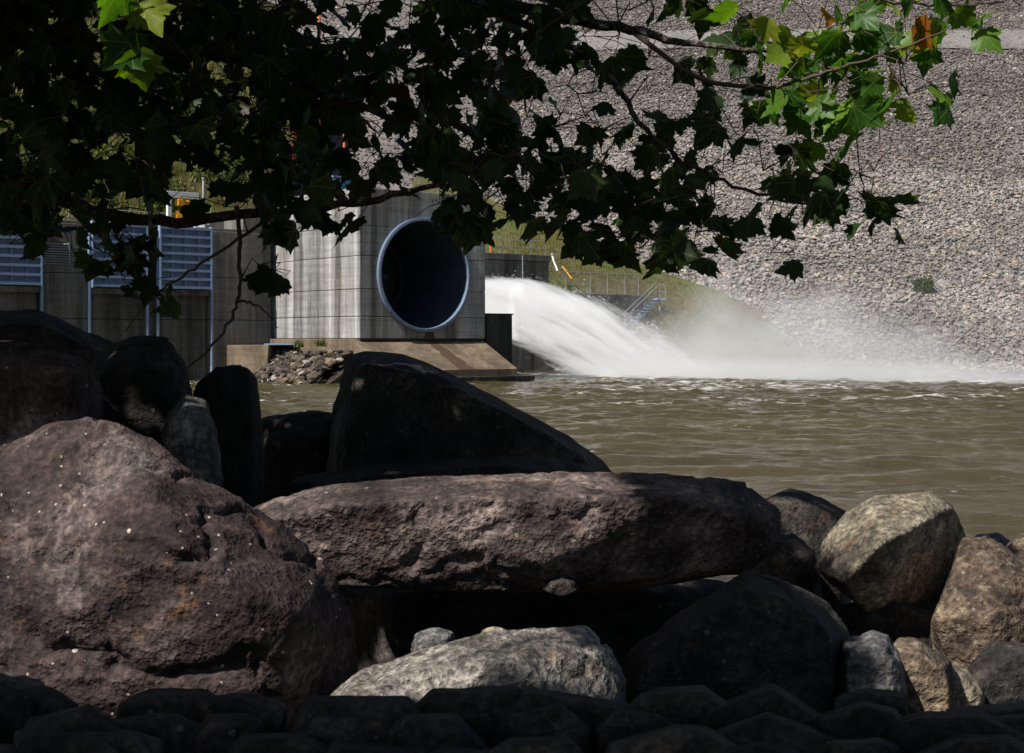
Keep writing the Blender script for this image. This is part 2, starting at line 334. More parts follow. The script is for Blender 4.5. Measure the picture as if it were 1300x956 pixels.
# ---------------------------------------------------------------- water
def water():
    xs = np.concatenate([np.linspace(-75, -16, 40), np.linspace(-15.7, 32, 270), np.linspace(32.5, 110, 45)])
    ys = np.concatenate([np.linspace(7.5, 16, 36), np.linspace(16.12, 60, 270), np.linspace(60.25, 108, 120)])
    X, Y = np.meshgrid(xs, ys); Z = np.zeros_like(X); r = np.random.default_rng(3)
    amp = 0.35 + 0.65 * np.clip((Y - 14) / 45, 0, 1)
    for k in range(60):
        L = 0.32 * 9 ** r.random(); a = math.pi / 2 + r.normal() * 0.75; kk = 2 * math.pi / L
        ph = r.random() * 6.28
        wob = 0.6 * np.sin(X * 0.21 * (1 + k % 3) + k) + 0.5 * np.sin(Y * 0.17 * (1 + k % 4) + 2 * k)
        Z += 0.0070 * L ** 0.8 * np.sin(kk * (X * math.cos(a) + Y * math.sin(a)) + ph + wob)
    P = np.stack([X.ravel() * 0.5, Y.ravel() * 0.8, 0 * X.ravel()], 1)
    Z = Z * amp + (0.19 * np.maximum(0, fbm(P * 2.2, 3, 8)) * np.clip((Y.ravel() - 55) / 16, 0, 1)).reshape(Z.shape)
    nx, ny = len(xs), len(ys); i = np.arange(nx * ny).reshape(ny, nx)
    q = np.stack([i[:-1, :-1], i[:-1, 1:], i[1:, 1:], i[1:, :-1]], -1).reshape(-1, 4)
    m, n, l, o = mat_new('river_water'); g = nd(n, 'ShaderNodeNewGeometry').outputs['Position']
    sp = nd(n, 'ShaderNodeSeparateXYZ'); l.new(g, sp.inputs[0])
    far = nd(n, 'ShaderNodeMapRange'); far.inputs[1].default_value = 25; far.inputs[2].default_value = 78; l.new(sp.outputs[1], far.inputs[0])
    f1 = noise_n(n, l, mapping(n, l, g, (0.5, 1.3, 1)), 1.5, 7, 0.72, 0.5)
    f2 = noise_n(n, l, mapping(n, l, g, (0.10, 0.35, 1), loc=(3, 1, 0)), 0.6, 4, 0.6)
    f3 = noise_n(n, l, mapping(n, l, g, (1.0, 2.4, 1)), 3.2, 5, 0.75)
    fo = mth(n, l, 'ADD', mth(n, l, 'MULTIPLY', f1.outputs[0], 0.6), mth(n, l, 'MULTIPLY', f2.outputs[0], 0.4))
    thr = mth(n, l, 'MULTIPLY_ADD', far.outputs[0], -0.076, 0.605)
    e = mth(n, l, 'MULTIPLY', mth(n, l, 'SUBTRACT', fo, thr), 22, clamp=True)
    e = mth(n, l, 'MULTIPLY', e, mth(n, l, 'MULTIPLY', f3.outputs[0], 1.5, clamp=True), clamp=True)
    sl_ = mth(n, l, 'SUBTRACT', sp.outputs[1], mth(n, l, 'MULTIPLY_ADD', sp.outputs[0], -0.55, 88.5))   # foam line under the spray
    bandw = mth(n, l, 'SUBTRACT', 1.0, mth(n, l, 'MULTIPLY', mth(n, l, 'ABSOLUTE', sl_), 0.30), clamp=True)
    bx = nd(n, 'ShaderNodeMapRange'); bx.inputs[1].default_value = 0.5; bx.inputs[2].default_value = 5; l.new(sp.outputs[0], bx.inputs[0])
    band = mth(n, l, 'MULTIPLY', mth(n, l, 'MULTIPLY', bandw, bx.outputs[0]), mth(n, l, 'MULTIPLY', f3.outputs[0], 1.9, clamp=True))
    foam = mth(n, l, 'MAXIMUM', e, band, clamp=True)
    mud = noise_n(n, l, mapping(n, l, g, (0.05, 0.2, 1)), 1, 3)
    mr = ramp(n, [(0.35, (0.040, 0.033, 0.011)), (0.65, (0.070, 0.056, 0.020))]); l.new(mud.outputs[0], mr.inputs[0])
    c = mixc(n, l, foam, mr.outputs[0], (0.66, 0.66, 0.63))
    b1 = noise_n(n, l, mapping(n, l, g, (0.9, 2.2, 1)), 1.6, 4, 0.6, 0.4); b2 = noise_n(n, l, mapping(n, l, g, (1, 2, 1)), 6, 3, 0.6)
    nb = bump(n, l, b1.outputs[0], 0.75, 0.11); nb = bump(n, l, b2.outputs[0], 0.6, 0.03, nb)
    rr = ramp(n, [(0, 0.14), (1, 0.8)]); l.new(foam, rr.inputs[0])
    p = pbsdf(n, l, o, c, rr.outputs[0], normal=nb, spec=0.3); p.inputs['IOR'].default_value = 1.33
    ob = mesh_obj('river', np.stack([X.ravel(), Y.ravel(), Z.ravel()], 1), q, m, None, False, org=(0, 0, 0))
    tag(ob, kind='structure')
water()

# ---------------------------------------------------------------- dam slope and hillside
def dam_z(X, Y): return (Y - 100) * 0.5 - 0.4
def grid_obj(name, x0, x1, nx, y0, y1, ny, zf, mat, parent=None, flat=False):
    xs = np.linspace(x0, x1, nx); ys = np.linspace(y0, y1, ny); X, Y = np.meshgrid(xs, ys)
    Z = zf(X, Y); i = np.arange(nx * ny).reshape(ny, nx)
    q = np.stack([i[:-1, :-1], i[:-1, 1:], i[1:, 1:], i[1:, :-1]], -1).reshape(-1, 4)
    return mesh_obj(name, np.stack([X.ravel(), Y.ravel(), Z.ravel()], 1), q, mat, parent, flat, org=(0, 0, 0))
def fz(X, Y, s, a, sd=0): return a * fbm(np.stack([X.ravel() * s, Y.ravel() * s, 0 * X.ravel()], 1), 4, sd).reshape(X.shape)
dam = tag(grid_obj('dam_slope', -60, 150, 80, 97, 330, 90, lambda X, Y: dam_z(X, Y) + fz(X, Y, 0.05, 0.5), M['dam_under']), kind='structure')
hillf = lambda X, Y: (7.4 + (Y - 90) * 0.34 + (-X - 19) * 0.26) + fz(X, Y, 0.06, 1.6, 4)
tag(grid_obj('hillside', -130, -19, 90, 89.5, 300, 110, hillf, M['hill']), kind='structure')
tag(grid_obj('riverbed', -400, 400, 12, -60, 420, 12, lambda X, Y: 0 * X - 3.0, M['bank']), kind='structure')

def ico():
    bm = bmesh.new(); bmesh.ops.create_icosphere(bm, subdivisions=1, radius=1)
    V = np.array([v.co[:] for v in bm.verts]); Fc = np.array([[v.index for v in f.verts] for f in bm.faces]); bm.free(); return V, Fc
ICO = ico()
def rand_rot(n, r):
    q = r.normal(size=(n, 4)); q /= np.linalg.norm(q, axis=1)[:, None]; a, b, c, d = q.T
    return np.stack([1 - 2 * (c * c + d * d), 2 * (b * c - a * d), 2 * (b * d + a * c), 2 * (b * c + a * d), 1 - 2 * (b * b + d * d),
                     2 * (c * d - a * b), 2 * (b * d - a * c), 2 * (c * d + a * b), 1 - 2 * (b * b + c * c)], 1).reshape(n, 3, 3)
OV = np.array([[1, 0, 0], [-1, 0, 0], [0, 1, 0], [0, -1, 0], [0, 0, 1], [0, 0, -1.0]]); OF = np.array([[0, 2, 4], [2, 1, 4], [1, 3, 4], [3, 0, 4], [2, 0, 5], [1, 2, 5], [3, 1, 5], [0, 3, 5]])
def stone_field(name, P, size, mat, parent=None, seed=0, flatten=0.72, fine=True):
    r = np.random.default_rng(seed); n = len(P); IV, IF = (ICO if fine else (OV, OF))
    sc = size[:, None] * (0.6 + 0.75 * r.random((n, 3)))
    V = IV[None] * (0.72 + 0.5 * r.random((n, len(IV), 1))); V = V * sc[:, None, :]
    V = np.einsum('nij,nkj->nki', rand_rot(n, r), V); V[:, :, 2] *= flatten
    V = V + P[:, None, :]; Fc = (IF[None] + (np.arange(n) * len(IV))[:, None, None]).reshape(-1, 3)
    o = mesh_obj(name, V.reshape(-1, 3), Fc, mat, parent, True, org=(0, 0, 0) if parent is None else None)
    at = o.data.attributes.new('tone', 'FLOAT', 'FACE'); at.data.foreach_set('value', np.repeat(r.random(n), len(IF)))
    return tag(o, kind='stuff')
def view_px(P):
    return 650 + P[:, 0] / P[:, 1] * F, HOR - (P[:, 2] - CAMZ) / P[:, 1] * F
def dam_points(n, y0, y1, x0, x1, seed):
    r = np.random.default_rng(seed); X = x0 + (x1 - x0) * r.random(n); Y = y0 + (y1 - y0) * r.random(n)
    P = np.stack([X, Y, dam_z(X, Y)], 1); P[:, 2] += fz(X, Y, 0.05, 0.5) + 0.05 + 0.16 * r.random(n)
    px, py = view_px(P); k = (px < 1420) & (px > 360) & (py > -70)
    return P[k]
GB = [(3.2, 123.8), (16.6, 107)]
P = dam_points(112000, 99, 158, -6, 70, 1)
def seam(P): return 141 + 12 * fbm(P * [0.03, 0.03, 0.0], 3, 3) + 9 * (np.random.default_rng(len(P)).random(len(P)) - 0.5)
P = P[P[:, 1] < seam(P)]
r_ = np.random.default_rng(5)
sz = 0.11 + 0.16 * r_.random(len(P)) ** 2.5 + 0.18 * (r_.random(len(P)) > 0.965)
low = tag(stone_field('riprap_stones', P, sz, M['st_low'], None, 21, fine=False), 'pale grey and tan riprap stones covering the lower dam slope', 'riprap', kind='stuff')
P = np.concatenate([dam_points(98000, 126, 212, -2, 90, 2), dam_points(9000, 112, 200, -38, -2, 3)])
P = P[((P[:, 1] < 178.5) | (P[:, 1] > 184.5) | (r_.random(len(P)) > 0.8)) & ((P[:, 1] > seam(P)) | (P[:, 0] < -2))]
sz = 0.145 + 0.15 * r_.random(len(P)) ** 2.5
tag(stone_field('fine_riprap_stones', P, sz, M['st_up'], None, 22, fine=False), 'darker brownish grey riprap covering the upper dam slope below the gravel track', 'riprap', kind='stuff')
tag(grid_obj('gravel_track', -50, 120, 90, 177.5, 185.5, 8, lambda X, Y: dam_z(X, Y) + fz(X, Y, 0.05, 0.5) + 0.22 + fz(X, Y, 0.8, 0.05), M['gravel']), kind='structure')

# ---------------------------------------------------------------- outlet works: frame along the face (d), into the block (e)
D = Vector((math.cos(math.radians(40)), math.sin(math.radians(40)), 0)); E = Vector((-D.y, D.x, 0)); UZ = Vector((0, 0, 1))
OC = Vector((-7.74, 72.4, 0))
def L(a, b, z): return OC + D * a + E * b + UZ * z
def lbox(mb, a0, a1, b0, b1, z0, z1): return mb.box(L(a0, b0, z0), D * (a1 - a0), E * (b1 - b0), UZ * (z1 - z0))
OA, OZ, OR = 4.03, 5.67, 2.98
def boolean_cut(o, cutter):
    m = o.modifiers.new('cut', 'BOOLEAN'); m.object = cutter; m.operation = 'DIFFERENCE'; m.solver = 'EXACT'
    dg = bpy.context.evaluated_depsgraph_get(); me = bpy.data.meshes.new_from_object(o.evaluated_get(dg))
    o.modifiers.clear(); old = o.data; o.data = me; bpy.data.meshes.remove(old)
def tower():
    t = thing('outlet_block', 'tall pale concrete outlet block with a huge round steel lined opening', 'outlet block', L(4, 4, 0))
    cm = MB(); n = 96
    cm.tube([L(OA, -2, OZ), L(OA, 6.5, OZ)], OR, n); cut = cm.build('cutter', None, None, org=(0, 0, 0))
    zs = [2.3, 3.44, 4.84, 6.54, 8.08, 10.04]; gap = 0.013
    fp = lambda i, a1=8.2, a0=0.0: [(a0 + i, i), (a1 - i, i), (a1 - i, 9.3), (a0 + 0.32 + i, 9.3), (a0 + 0.32 + i, 6.85), (a0 + i, 6.45)]
    for k in range(5):
        z0, z1 = zs[k] + gap, zs[k + 1] - gap
        polys = [fp(0)]
        if k == 4: polys = [[(0, 0), (3.02, 0), (3.02, 9.3), (0.32, 9.3), (0.32, 6.85), (0, 6.45)], [(3.05, 0), (8.2, 0), (8.2, 9.3), (3.05, 9.3)]]
        for poly in polys:
            mb = MB(); mb.prism([L(a, b, 0)[:2] for a, b in poly], z0, z1)
            o = mb.build('concrete_lift', M['conc'], t)
            bpy.context.view_layer.update(); boolean_cut(o, cut)
            bv = o.modifiers.new('bevel', 'BEVEL'); bv.width = 0.03; bv.segments = 2; bv.limit_method = 'ANGLE'; bv.angle_limit = math.radians(50)
    mb = MB(); mb.prism([L(a, b, 0)[:2] for a, b in fp(0.05)], 2.2, 9.99); o = mb.build('joint_core', M['joint'], t)
    bpy.context.view_layer.update(); boolean_cut(o, cut); bpy.data.objects.remove(cut)
    # foundation plinth
    mb = MB(); lbox(mb, -0.12, 8.0, 0.3, 9.0, 1.25, 2.296); mb.build('plinth', M['conc_tan'], t, bevel=0.04)
    mb = MB(); lbox(mb, 0.3, 7.9, 0.9, 9.0, -1.5, 1.246); mb.build('foundation', M['conc_black'], t)
    # steel ring and liner
    def lathe(prof, name, mat, flat=False, par=t):
        V = []; Fc = []; n = 96; k = len(prof)
        for j in range(n):
            q = 2 * math.pi * j / n
            for (r, b) in prof: V.append(L(OA + r * math.cos(q), b, OZ + r * math.sin(q)))
        for j in range(n):
            for i in range(k - 1):
                Fc.append((j * k + i, j * k + i + 1, ((j + 1) % n) * k + i + 1, ((j + 1) % n) * k + i))
        o = mesh_obj(name, V, Fc, mat, par, flat)
        if not flat:
            o.data.set_sharp_from_angle(angle=math.radians(35)) if hasattr(o.data, 'set_sharp_from_angle') else None
        return o
    ring = lathe([(OR - 0.01, 0.3), (OR + 0.03, 0.0), (OR + 0.04, -0.20), (OR - 0.03, -0.22), (OR - 0.08, -0.22), (OR - 0.13, -0.22), (OR - 0.145, -0.20), (OR - 0.15, 0.0), (OR - 0.15, 0.3)], 'steel_ring', M['ring'])
    lathe([(OR - 0.152, 0.02), (OR - 0.18, 0.3), (OR - 0.5, 2.4), (OR - 0.72, 4.2), (OR - 0.75, 5.6)], 'liner', M['liner'])
    lathe([(OR - 0.74, 4.9), (OR - 1.02, 4.85), (OR - 1.02, 5.1), (OR - 0.74, 5.15)], 'back_ring', M['liner'])
    mb = MB(); mb.tube([L(OA, 5.3, OZ), L(OA, 5.7, OZ)], OR - 0.6, 48); mb.build('back_wall', M['black'], t)
    mb = MB(); mb.tube([L(OA, 3.4, OZ), L(OA, 4.6, OZ), L(OA, 5.4, OZ)], [0.12, 1.0, 1.25], 32); mb.build('valve_cone', M['liner'], t, False)
    for j in range(12):
        q = 2 * math.pi * (j + 0.5) / 12; c, s_ = math.cos(q), math.sin(q); mb = MB()
        mb.tube([L(OA + (OR - 0.21) * c, 0.4, OZ + (OR - 0.21) * s_), L(OA + (OR - 0.53) * c, 2.4, OZ + (OR - 0.53) * s_), L(OA + (OR - 0.74) * c, 4.2, OZ + (OR - 0.74) * s_)], 0.022, 5)
        mb.build('weld_seam', M['liner'], t)
    for j in range(28):                                    # bolt heads round the flange
        q = 2 * math.pi * j / 28; c, s_ = math.cos(q), math.sin(q); mb = MB()
        mb.tube([L(OA + (OR - 0.055) * c, -0.215, OZ + (OR - 0.055) * s_), L(OA + (OR - 0.055) * c, -0.25, OZ + (OR - 0.055) * s_)], 0.03, 6)
        mb.build('bolt', M['ring'], ring)
    # handrail on the roof
    for a in np.linspace(0.4, 7.8, 7):
        mb = MB(); mb.tube([L(a, 0.5, 10.0), L(a, 0.5, 11.05)], 0.03); mb.build('rail_post', M['galv'], t)
    for z in (10.5, 11.05):
        mb = MB(); mb.tube([L(0.4, 0.5, z), L(7.8, 0.5, z)], 0.026); mb.build('rail', M['galv'], t)
    return t
tower()
ap = thing('splash_apron', 'tan sloping concrete apron with a dark stain under the round opening', 'apron', L(4, -1, 0))
def apron():
    top0, top1 = L(-0.1, 0.28, 2.29), L(8.6, 0.28, 2.29)
    q = lambda a, b, z: L(a, b, z)
    V = [q(-0.35, 0.29, 2.27), q(8.15, 0.29, 2.27), q(8.3, -2.6, 0.70), q(-1.0, -2.6, 0.70),
         q(-0.35, 0.29, 0.35), q(8.15, 0.29, 0.35), q(8.3, -2.6, 0.35), q(-1.0, -2.6, 0.35)]
    mb = MB(); mb.add(V, [(0, 3, 2, 1), (4, 5, 6, 7), (3, 7, 6, 2), (0, 1, 5, 4), (1, 2, 6, 5), (0, 4, 7, 3)]); mb.build('slope', M['conc_tan'], ap)
    nrm = Vector(E) * -1.65 + UZ * 3.3; nrm.normalize()     # roughly the slope's normal
    def on(a, u, h=0.012): 
        p = q(a, 0.29 - 2.89 * u, 2.27 - 1.57 * u); return p + UZ * h
    V = []; Fc = []
    for i in range(13):
        u = i / 12; c = 4.55 + 0.35 * u + 0.05 * math.sin(i * 1.7); w_ = 0.30 + 0.22 * u + 0.05 * math.sin(i * 2.3)
        V += [on(c - w_, u), on(c + w_, u)]
    for i in range(12): Fc.append((2 * i, 2 * i + 2, 2 * i + 3, 2 * i + 1))
    mesh_obj('stain', V, Fc, M['stain'], ap)
    mesh_obj('stain', [L(4.05, -0.006, 2.33), L(4.8, -0.006, 2.33), L(4.62, -0.006, 2.74), L(4.2, -0.006, 2.72)], [(0, 1, 2, 3)], M['stain'], ap)
    mb = MB(); lbox(mb, 2.0, 9.2, -3.0, 0.25, 0.08, 0.345); mb.build('toe_slab', M['conc_black'], ap, bevel=0.03)
    mb = MB(); lbox(mb, 6.2, 8.9, -2.7, 0, -1.2, 0.076); mb.build('footing', M['conc_dark'], ap)
apron()
tw = thing('training_wall', 'black wet concrete training wall beneath the water jet', 'wall', L(9.3, 1, 0))
mb = MB(); lbox(mb, 8.65, 10.5, 0.45, 8.0, -1.5, 3.62); mb.build('wall', M['conc_black'], tw, bevel=0.03)
mb = MB(); lbox(mb, 8.62, 10.55, 0.42, 8.0, 3.62, 3.70); mb.build('coping', M['conc_black'], tw)

# second block behind the jet, wing wall, fence, stair
Q0 = W(596, 0, 96.0); Q0.z = 0
def along(px):                      # distance along the wall line below a picture column
    r = (px - 650) / F; return (r * Q0.y - Q0.x) / (D.x - r * D.y)
def Q(s_, b, z): return Q0 + D * s_ + E * b + UZ * z
def qbox(mb, s0, s1, b0, b1, z0, z1): return mb.box(Q(s0, b0, z0), D * (s1 - s0), E * (b1 - b0), UZ * (z1 - z0))
S1 = along(697); zt = W(0, 322, Q(along(650), 0, 0).y).z
b2 = thing('valve_house_block', 'dark streaked concrete block rising behind the white water jet', 'concrete block', Q(S1 / 2, 2, 0))
for z0, z1 in ((-1, 3.2), (3.24, 5.6), (5.64, zt - 0.5), (zt - 0.46, zt)):
    k = 0.08 if z1 == zt else 0
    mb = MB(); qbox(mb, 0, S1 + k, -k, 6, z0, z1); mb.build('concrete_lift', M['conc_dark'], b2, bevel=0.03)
mb = MB(); qbox(mb, 0.05, S1 - 0.05, 0.05, 5.9, -1, zt - 0.1); mb.build('joint_core', M['joint'], b2)
mb = MB(); mb.tube([Q(along(662), -0.13, zt - 0.1), Q(along(662), -0.13, 4.6)], 0.04); mb.build('drain_pipe', M['galv'], b2)
for q_ in np.linspace(0.2, S1 - 0.1, 6):
    mb = MB(); mb.tube([Q(q_, 0.3, zt - 0.05), Q(q_, 0.3, zt + 1.0)], 0.03); mb.build('rail_post', M['galv'], b2)
for z in (zt + 0.5, zt + 1.0):
    mb = MB(); mb.tube([Q(0.2, 0.3, z), Q(S1 - 0.1, 0.3, z)], 0.026); mb.build('rail', M['galv'], b2)
SA, SB = S1 + 0.1, along(826); zw = W(0, 373, Q(0.5 * (SA + SB), 0, 0).y).z
ww = thing('wing_wall', 'long dark concrete wing wall with fence above behind the spray', 'wall', Q(0.5 * (SA + SB), 0.8, 0))
mb = MB(); qbox(mb, SA, SB, 0.5, 1.1, -1.5, zw - 0.15); mb.build('wall', M['conc_dark'], ww)
mb = MB(); qbox(mb, SA, SB + 0.05, 0.45, 1.15, zw - 0.146, zw); mb.build('coping', M['conc_dark'], ww, bevel=0.02)
fe = thing('chain_link_fence', 'chain link fence with thin steel posts on top of the wing wall', 'fence', Q(0.5 * (SA + SB), 0.8, zw))
for px in (702, 728, 759, 781, 803, 820):
    q_ = along(px); mb = MB(); mb.tube([Q(q_, 0.8, zw - 0.03), Q(q_, 0.8, zw + 1.6)], 0.035); mb.build('post', M['galv'], fe)
mb = MB(); mb.tube([Q(SA, 0.8, zw + 1.56), Q(along(820), 0.8, zw + 1.56)], 0.025); mb.build('top_rail', M['galv'], fe)
mb = MB()
for i in range(110):
    x = SA + 0.12 * i
    if x + 1.3 > SB: break
    mb.tube([Q(x, 0.8, zw + 0.06), Q(x + 1.3, 0.8, zw + 1.5)], 0.0035, 3, False); mb.tube([Q(x, 0.8, zw + 1.5), Q(x + 1.3, 0.8, zw + 0.06)], 0.0035, 3, False)
tag(mb.build('wire_mesh', M['galv'], fe), kind='stuff')
def stair():
    yq = Q(SB, 0, 0).y; A = W(829, 379, yq + 0.2); B = W(794, 413, yq - 2.4)
    t = thing('steel_stair', 'blue grey steel stair with handrails going down from the wing wall', 'stair', (B.x, B.y, 0))
    wd = Vector((0.35, -0.85, 0)).normalized() * 0.9; run = B - A
    for s_ in (0, 1):
        mb = MB(); mb.box(A + wd * s_, run, Vector((0, 0, -0.22)), wd * 0.05); mb.build('stringer', M['gate'], t)
        for h in (0.55, 1.0):
            mb = MB(); mb.tube([A + wd * s_ + UZ * h, B + wd * s_ + UZ * h], 0.025); mb.build('handrail', M['galv'], t)
        for k in range(4):
            p = A + run * (k / 3) + wd * s_; mb = MB(); mb.tube([p - UZ * 0.05, p + UZ * 1.0], 0.025); mb.build('baluster', M['galv'], t)
    for k in range(9):
        p = A + run * ((k + 0.5) / 9) + wd * 0.03; mb = MB(); mb.box(p, wd * 0.96, Vector((0.24, 0, 0)), Vector((0, 0, 0.04))); mb.build('tread', M['gate'], t)
    mb = MB(); mb.box(A - Vector((0, 0, 0.14)), wd, Vector((0.55, 0.1, 0)), UZ * 0.14); mb.build('landing', M['gate'], t)
    for (u, v) in ((0, 0.5), (1, 0.5), (1, 0.0)):
        p = A + wd * u + Vector((v, 0, 0)); mb = MB(); mb.tube([p, p + UZ * 1.0], 0.025); mb.build('baluster', M['galv'], t)
    p0 = A + wd * 0.5 + Vector((0.3, 0, -0.14)); mb = MB(); mb.tube([p0, (p0.x, p0.y, -1.2)], 0.07); mb.build('support_leg', M['galv'], t)
    for h in (0.5, 1.0):
        mb = MB(); mb.tube([A + Vector((0.5, 0, h)), A + wd + Vector((0.5, 0, h)), A + wd + UZ * h], 0.025); mb.build('handrail', M['galv'], t)
stair()
# grass bank
def gb_surface(u, v):             # u along the wall to the right, v up the bank
    g1, g2 = Q(SA + 0.3, 1.1, zw - 0.1), Q(SB - 0.1, 1.1, zw - 0.15)
    fr = [(-9, 101, 7.2), (Q(S1 - 0.5, 6, 0).x, Q(S1 - 0.5, 6, 0).y - 2, 6.6), g1[:], g2[:], (g2.x + 2.5, g2.y - 6.0, 0.6), (g2.x + 10, 96.5, -1.0)]
    bk = [(-9, 136, 18.2), (1.5, 126, 13.2), (4.5, 123, 11.6), (10.5, 116.5, 8.2), (16, 111.5, 6.1), (22, 106.6, 2.4)]
    k = min(int(u * 5), 4); f = u * 5 - k
    a = Vector(fr[k]).lerp(Vector(fr[k + 1]), f); b = Vector(bk[k]).lerp(Vector(bk[k + 1]), f)
    return a.lerp(b, v)
def grass_bank():
    nu, nv = 80, 40; V = []
    for j in range(nv):
        for i in range(nu): V.append(gb_surface(i / (nu - 1), j / (nv - 1)))
    V = np.array([v[:] for v in V]); V[:, 2] += 0.25 * fbm(V * 0.35, 4, 2) + 0.1
    i = np.arange(nu * nv).reshape(nv, nu); q = np.stack([i[:-1, :-1], i[:-1, 1:], i[1:, 1:], i[1:, :-1]], -1).reshape(-1, 4)
    tag(mesh_obj('grass_bank', V, q, M['grass_soil'], None, False, org=(0, 0, 0)), kind='structure')
grass_bank()
def blades(name, pts, h, mat, label, seed, nb=5, parent=None):
    r = np.random.default_rng(seed); n = len(pts); pts = np.repeat(pts, nb, 0) + r.normal(size=(n * nb, 3)) * [0.12, 0.12, 0.0]
    m = len(pts); a = r.random(m) * 6.28; hh = h * (0.5 + r.random(m)); ln = 0.5 * hh
    dx, dy = np.cos(a), np.sin(a); wv = 0.07 * h + 0.015
    V = np.stack([pts + np.stack([-dy * wv, dx * wv, 0 * a - 0.03], 1), pts + np.stack([dy * wv, -dx * wv, 0 * a - 0.03], 1),
                  pts + np.stack([dx * ln, dy * ln, hh], 1)], 1).reshape(-1, 3)
    o = mesh_obj(name, V, np.arange(m * 3).reshape(-1, 3), mat, parent, True, org=(0, 0, 0))
    base = 0.5 + 0.45 * fbm(pts * 0.22, 3, seed)
    at = o.data.attributes.new('tone', 'FLOAT', 'FACE'); at.data.foreach_set('value', np.clip(base + 0.12 * r.normal(size=m), 0, 1))
    return tag(o, label, 'grass', kind='stuff')
gp = np.array([gb_surface(random.random(), random.random() ** 1.3)[:] for _ in range(9000)]); gp[:, 2] += 0.25 * fbm(gp * 0.35, 4, 2) + 0.08
blades('bank_grass', gp, 0.17, M['blade'], 'tufts of green and straw coloured grass on the bank beside the riprap', 4)
hx = -95 + 76 * RNG.random(9000); hy = 90 + 75 * RNG.random(9000) ** 1.4
hp = np.stack([hx, hy, hillf(hx[None], hy[None])[0]], 1)
blades('hill_grass', hp, 0.8, M['blade'], 'rough green and brown grass over the hillside behind the gate wall', 6)
yp = thing('yellow_barrier_pipe', 'thin yellow barrier pipe leaning on the grass behind the fence', 'pipe', W(726, 353, 104)[:])
mb = MB(); mb.tube([W(714, 338, 104.6), W(726, 354, 104)], 0.055); mb.build('pipe', M['yellow'], yp)
mb = MB(); mb.tube([W(714, 338, 104.6), W(714, 352, 104.6)], 0.035); mb.build('prop', M['galv'], yp)
yp = thing('white_drain_pipe', 'short white drain pipe lying on the bank by the dark block', 'pipe', W(708, 343, 103)[:])
mb = MB(); mb.tube([W(701, 324, 104), W(703, 332, 103.6), W(708, 344, 103)], 0.065); mb.build('pipe', M['white'], yp)
mb = MB(); mb.tube([W(700.5, 322.5, 104.1), W(701.3, 325, 103.9)], 0.09); mb.build('collar', M['galv'], yp)

# ---------------------------------------------------------------- gate wall (powerhouse)
BW = 8.80                           # wall plane
DECK = 8.12
def gatewall():
    t = thing('gate_wall', 'dark streaked concrete wall with deck carrying the blue steel gates', 'wall', L(-9, 11, 0))
    # pilasters and recessed bays: (a0, a1, setback)
    segs = [(-24.0, -16.35, 0.0), (-16.3, -13.1, 0.45), (-13.05, -10.65, 0.0), (-10.6, -3.75, 0.45), (-3.7, -0.06, 0.0)]
    for a0, a1, sb in segs:
        for z0, z1 in ((-1.5, 3.3), (3.33, 5.6), (5.63, DECK - 0.004)):
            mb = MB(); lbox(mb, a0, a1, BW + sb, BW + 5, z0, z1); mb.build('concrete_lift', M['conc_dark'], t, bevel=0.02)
    mb = MB(); lbox(mb, -24, -0.1, BW + 0.6, BW + 4.8, -1.5, DECK - 0.05); mb.build('joint_core', M['joint'], t)
    mb = MB(); lbox(mb, -24, -0.04, BW - 0.12 + 0.2, BW + 12, DECK, DECK + 0.16); mb.build('deck', M['conc_dark'], t, bevel=0.02)
    mb = MB(); lbox(mb, -1.75, -0.06, BW + 0.06, BW + 4, DECK + 0.164, DECK + 1.2); mb.build('parapet_block', M['conc_dark'], t, bevel=0.03)
    for (a0, a1) in ((-16.3, -13.1), (-10.55, -7.45), (-6.85, -3.75)):
        mb = MB(); lbox(mb, a0, a1, BW + 0.06, BW + 0.44, 4.6, 4.9); mb.build('sill', M['conc_dark'], t, bevel=0.02)
    mb = MB(); lbox(mb, -7.42, -6.88, BW + 0.05, BW + 0.446, -1.5, 4.6); mb.build('pier', M['conc_dark'], t)
    for a, z0 in ((-13.08, 3.2), (-10.62, -0.2), (-7.45, 2.2), (-6.86, 2.2), (-3.72, -0.4)):
        mb = MB(); lbox(mb, a - 0.05, a + 0.05, BW - 0.16, BW - 0.004, z0, DECK - 0.15 if a != -13.08 else 5.0); mb.build('guide_rail', M['gate'], t)
    mb = MB(); lbox(mb, -7.4, -6.9, BW - 0.14, BW - 0.02, 2.2, 2.32); mb.build('rail_tie', M['gate'], t)
    for a in np.arange(-23.5, -1.8, 1.7):
        mb = MB(); mb.tube([L(a, BW + 4.2, DECK + 0.15), L(a, BW + 4.2, DECK + 1.2)], 0.03); mb.build('rail_post', M['galv'], t)
    for z in (DECK + 0.68, DECK + 1.2):
        mb = MB(); mb.tube([L(-23.5, BW + 4.2, z), L(-1.8, BW + 4.2, z)], 0.026); mb.build('rail', M['galv'], t)
gatewall()
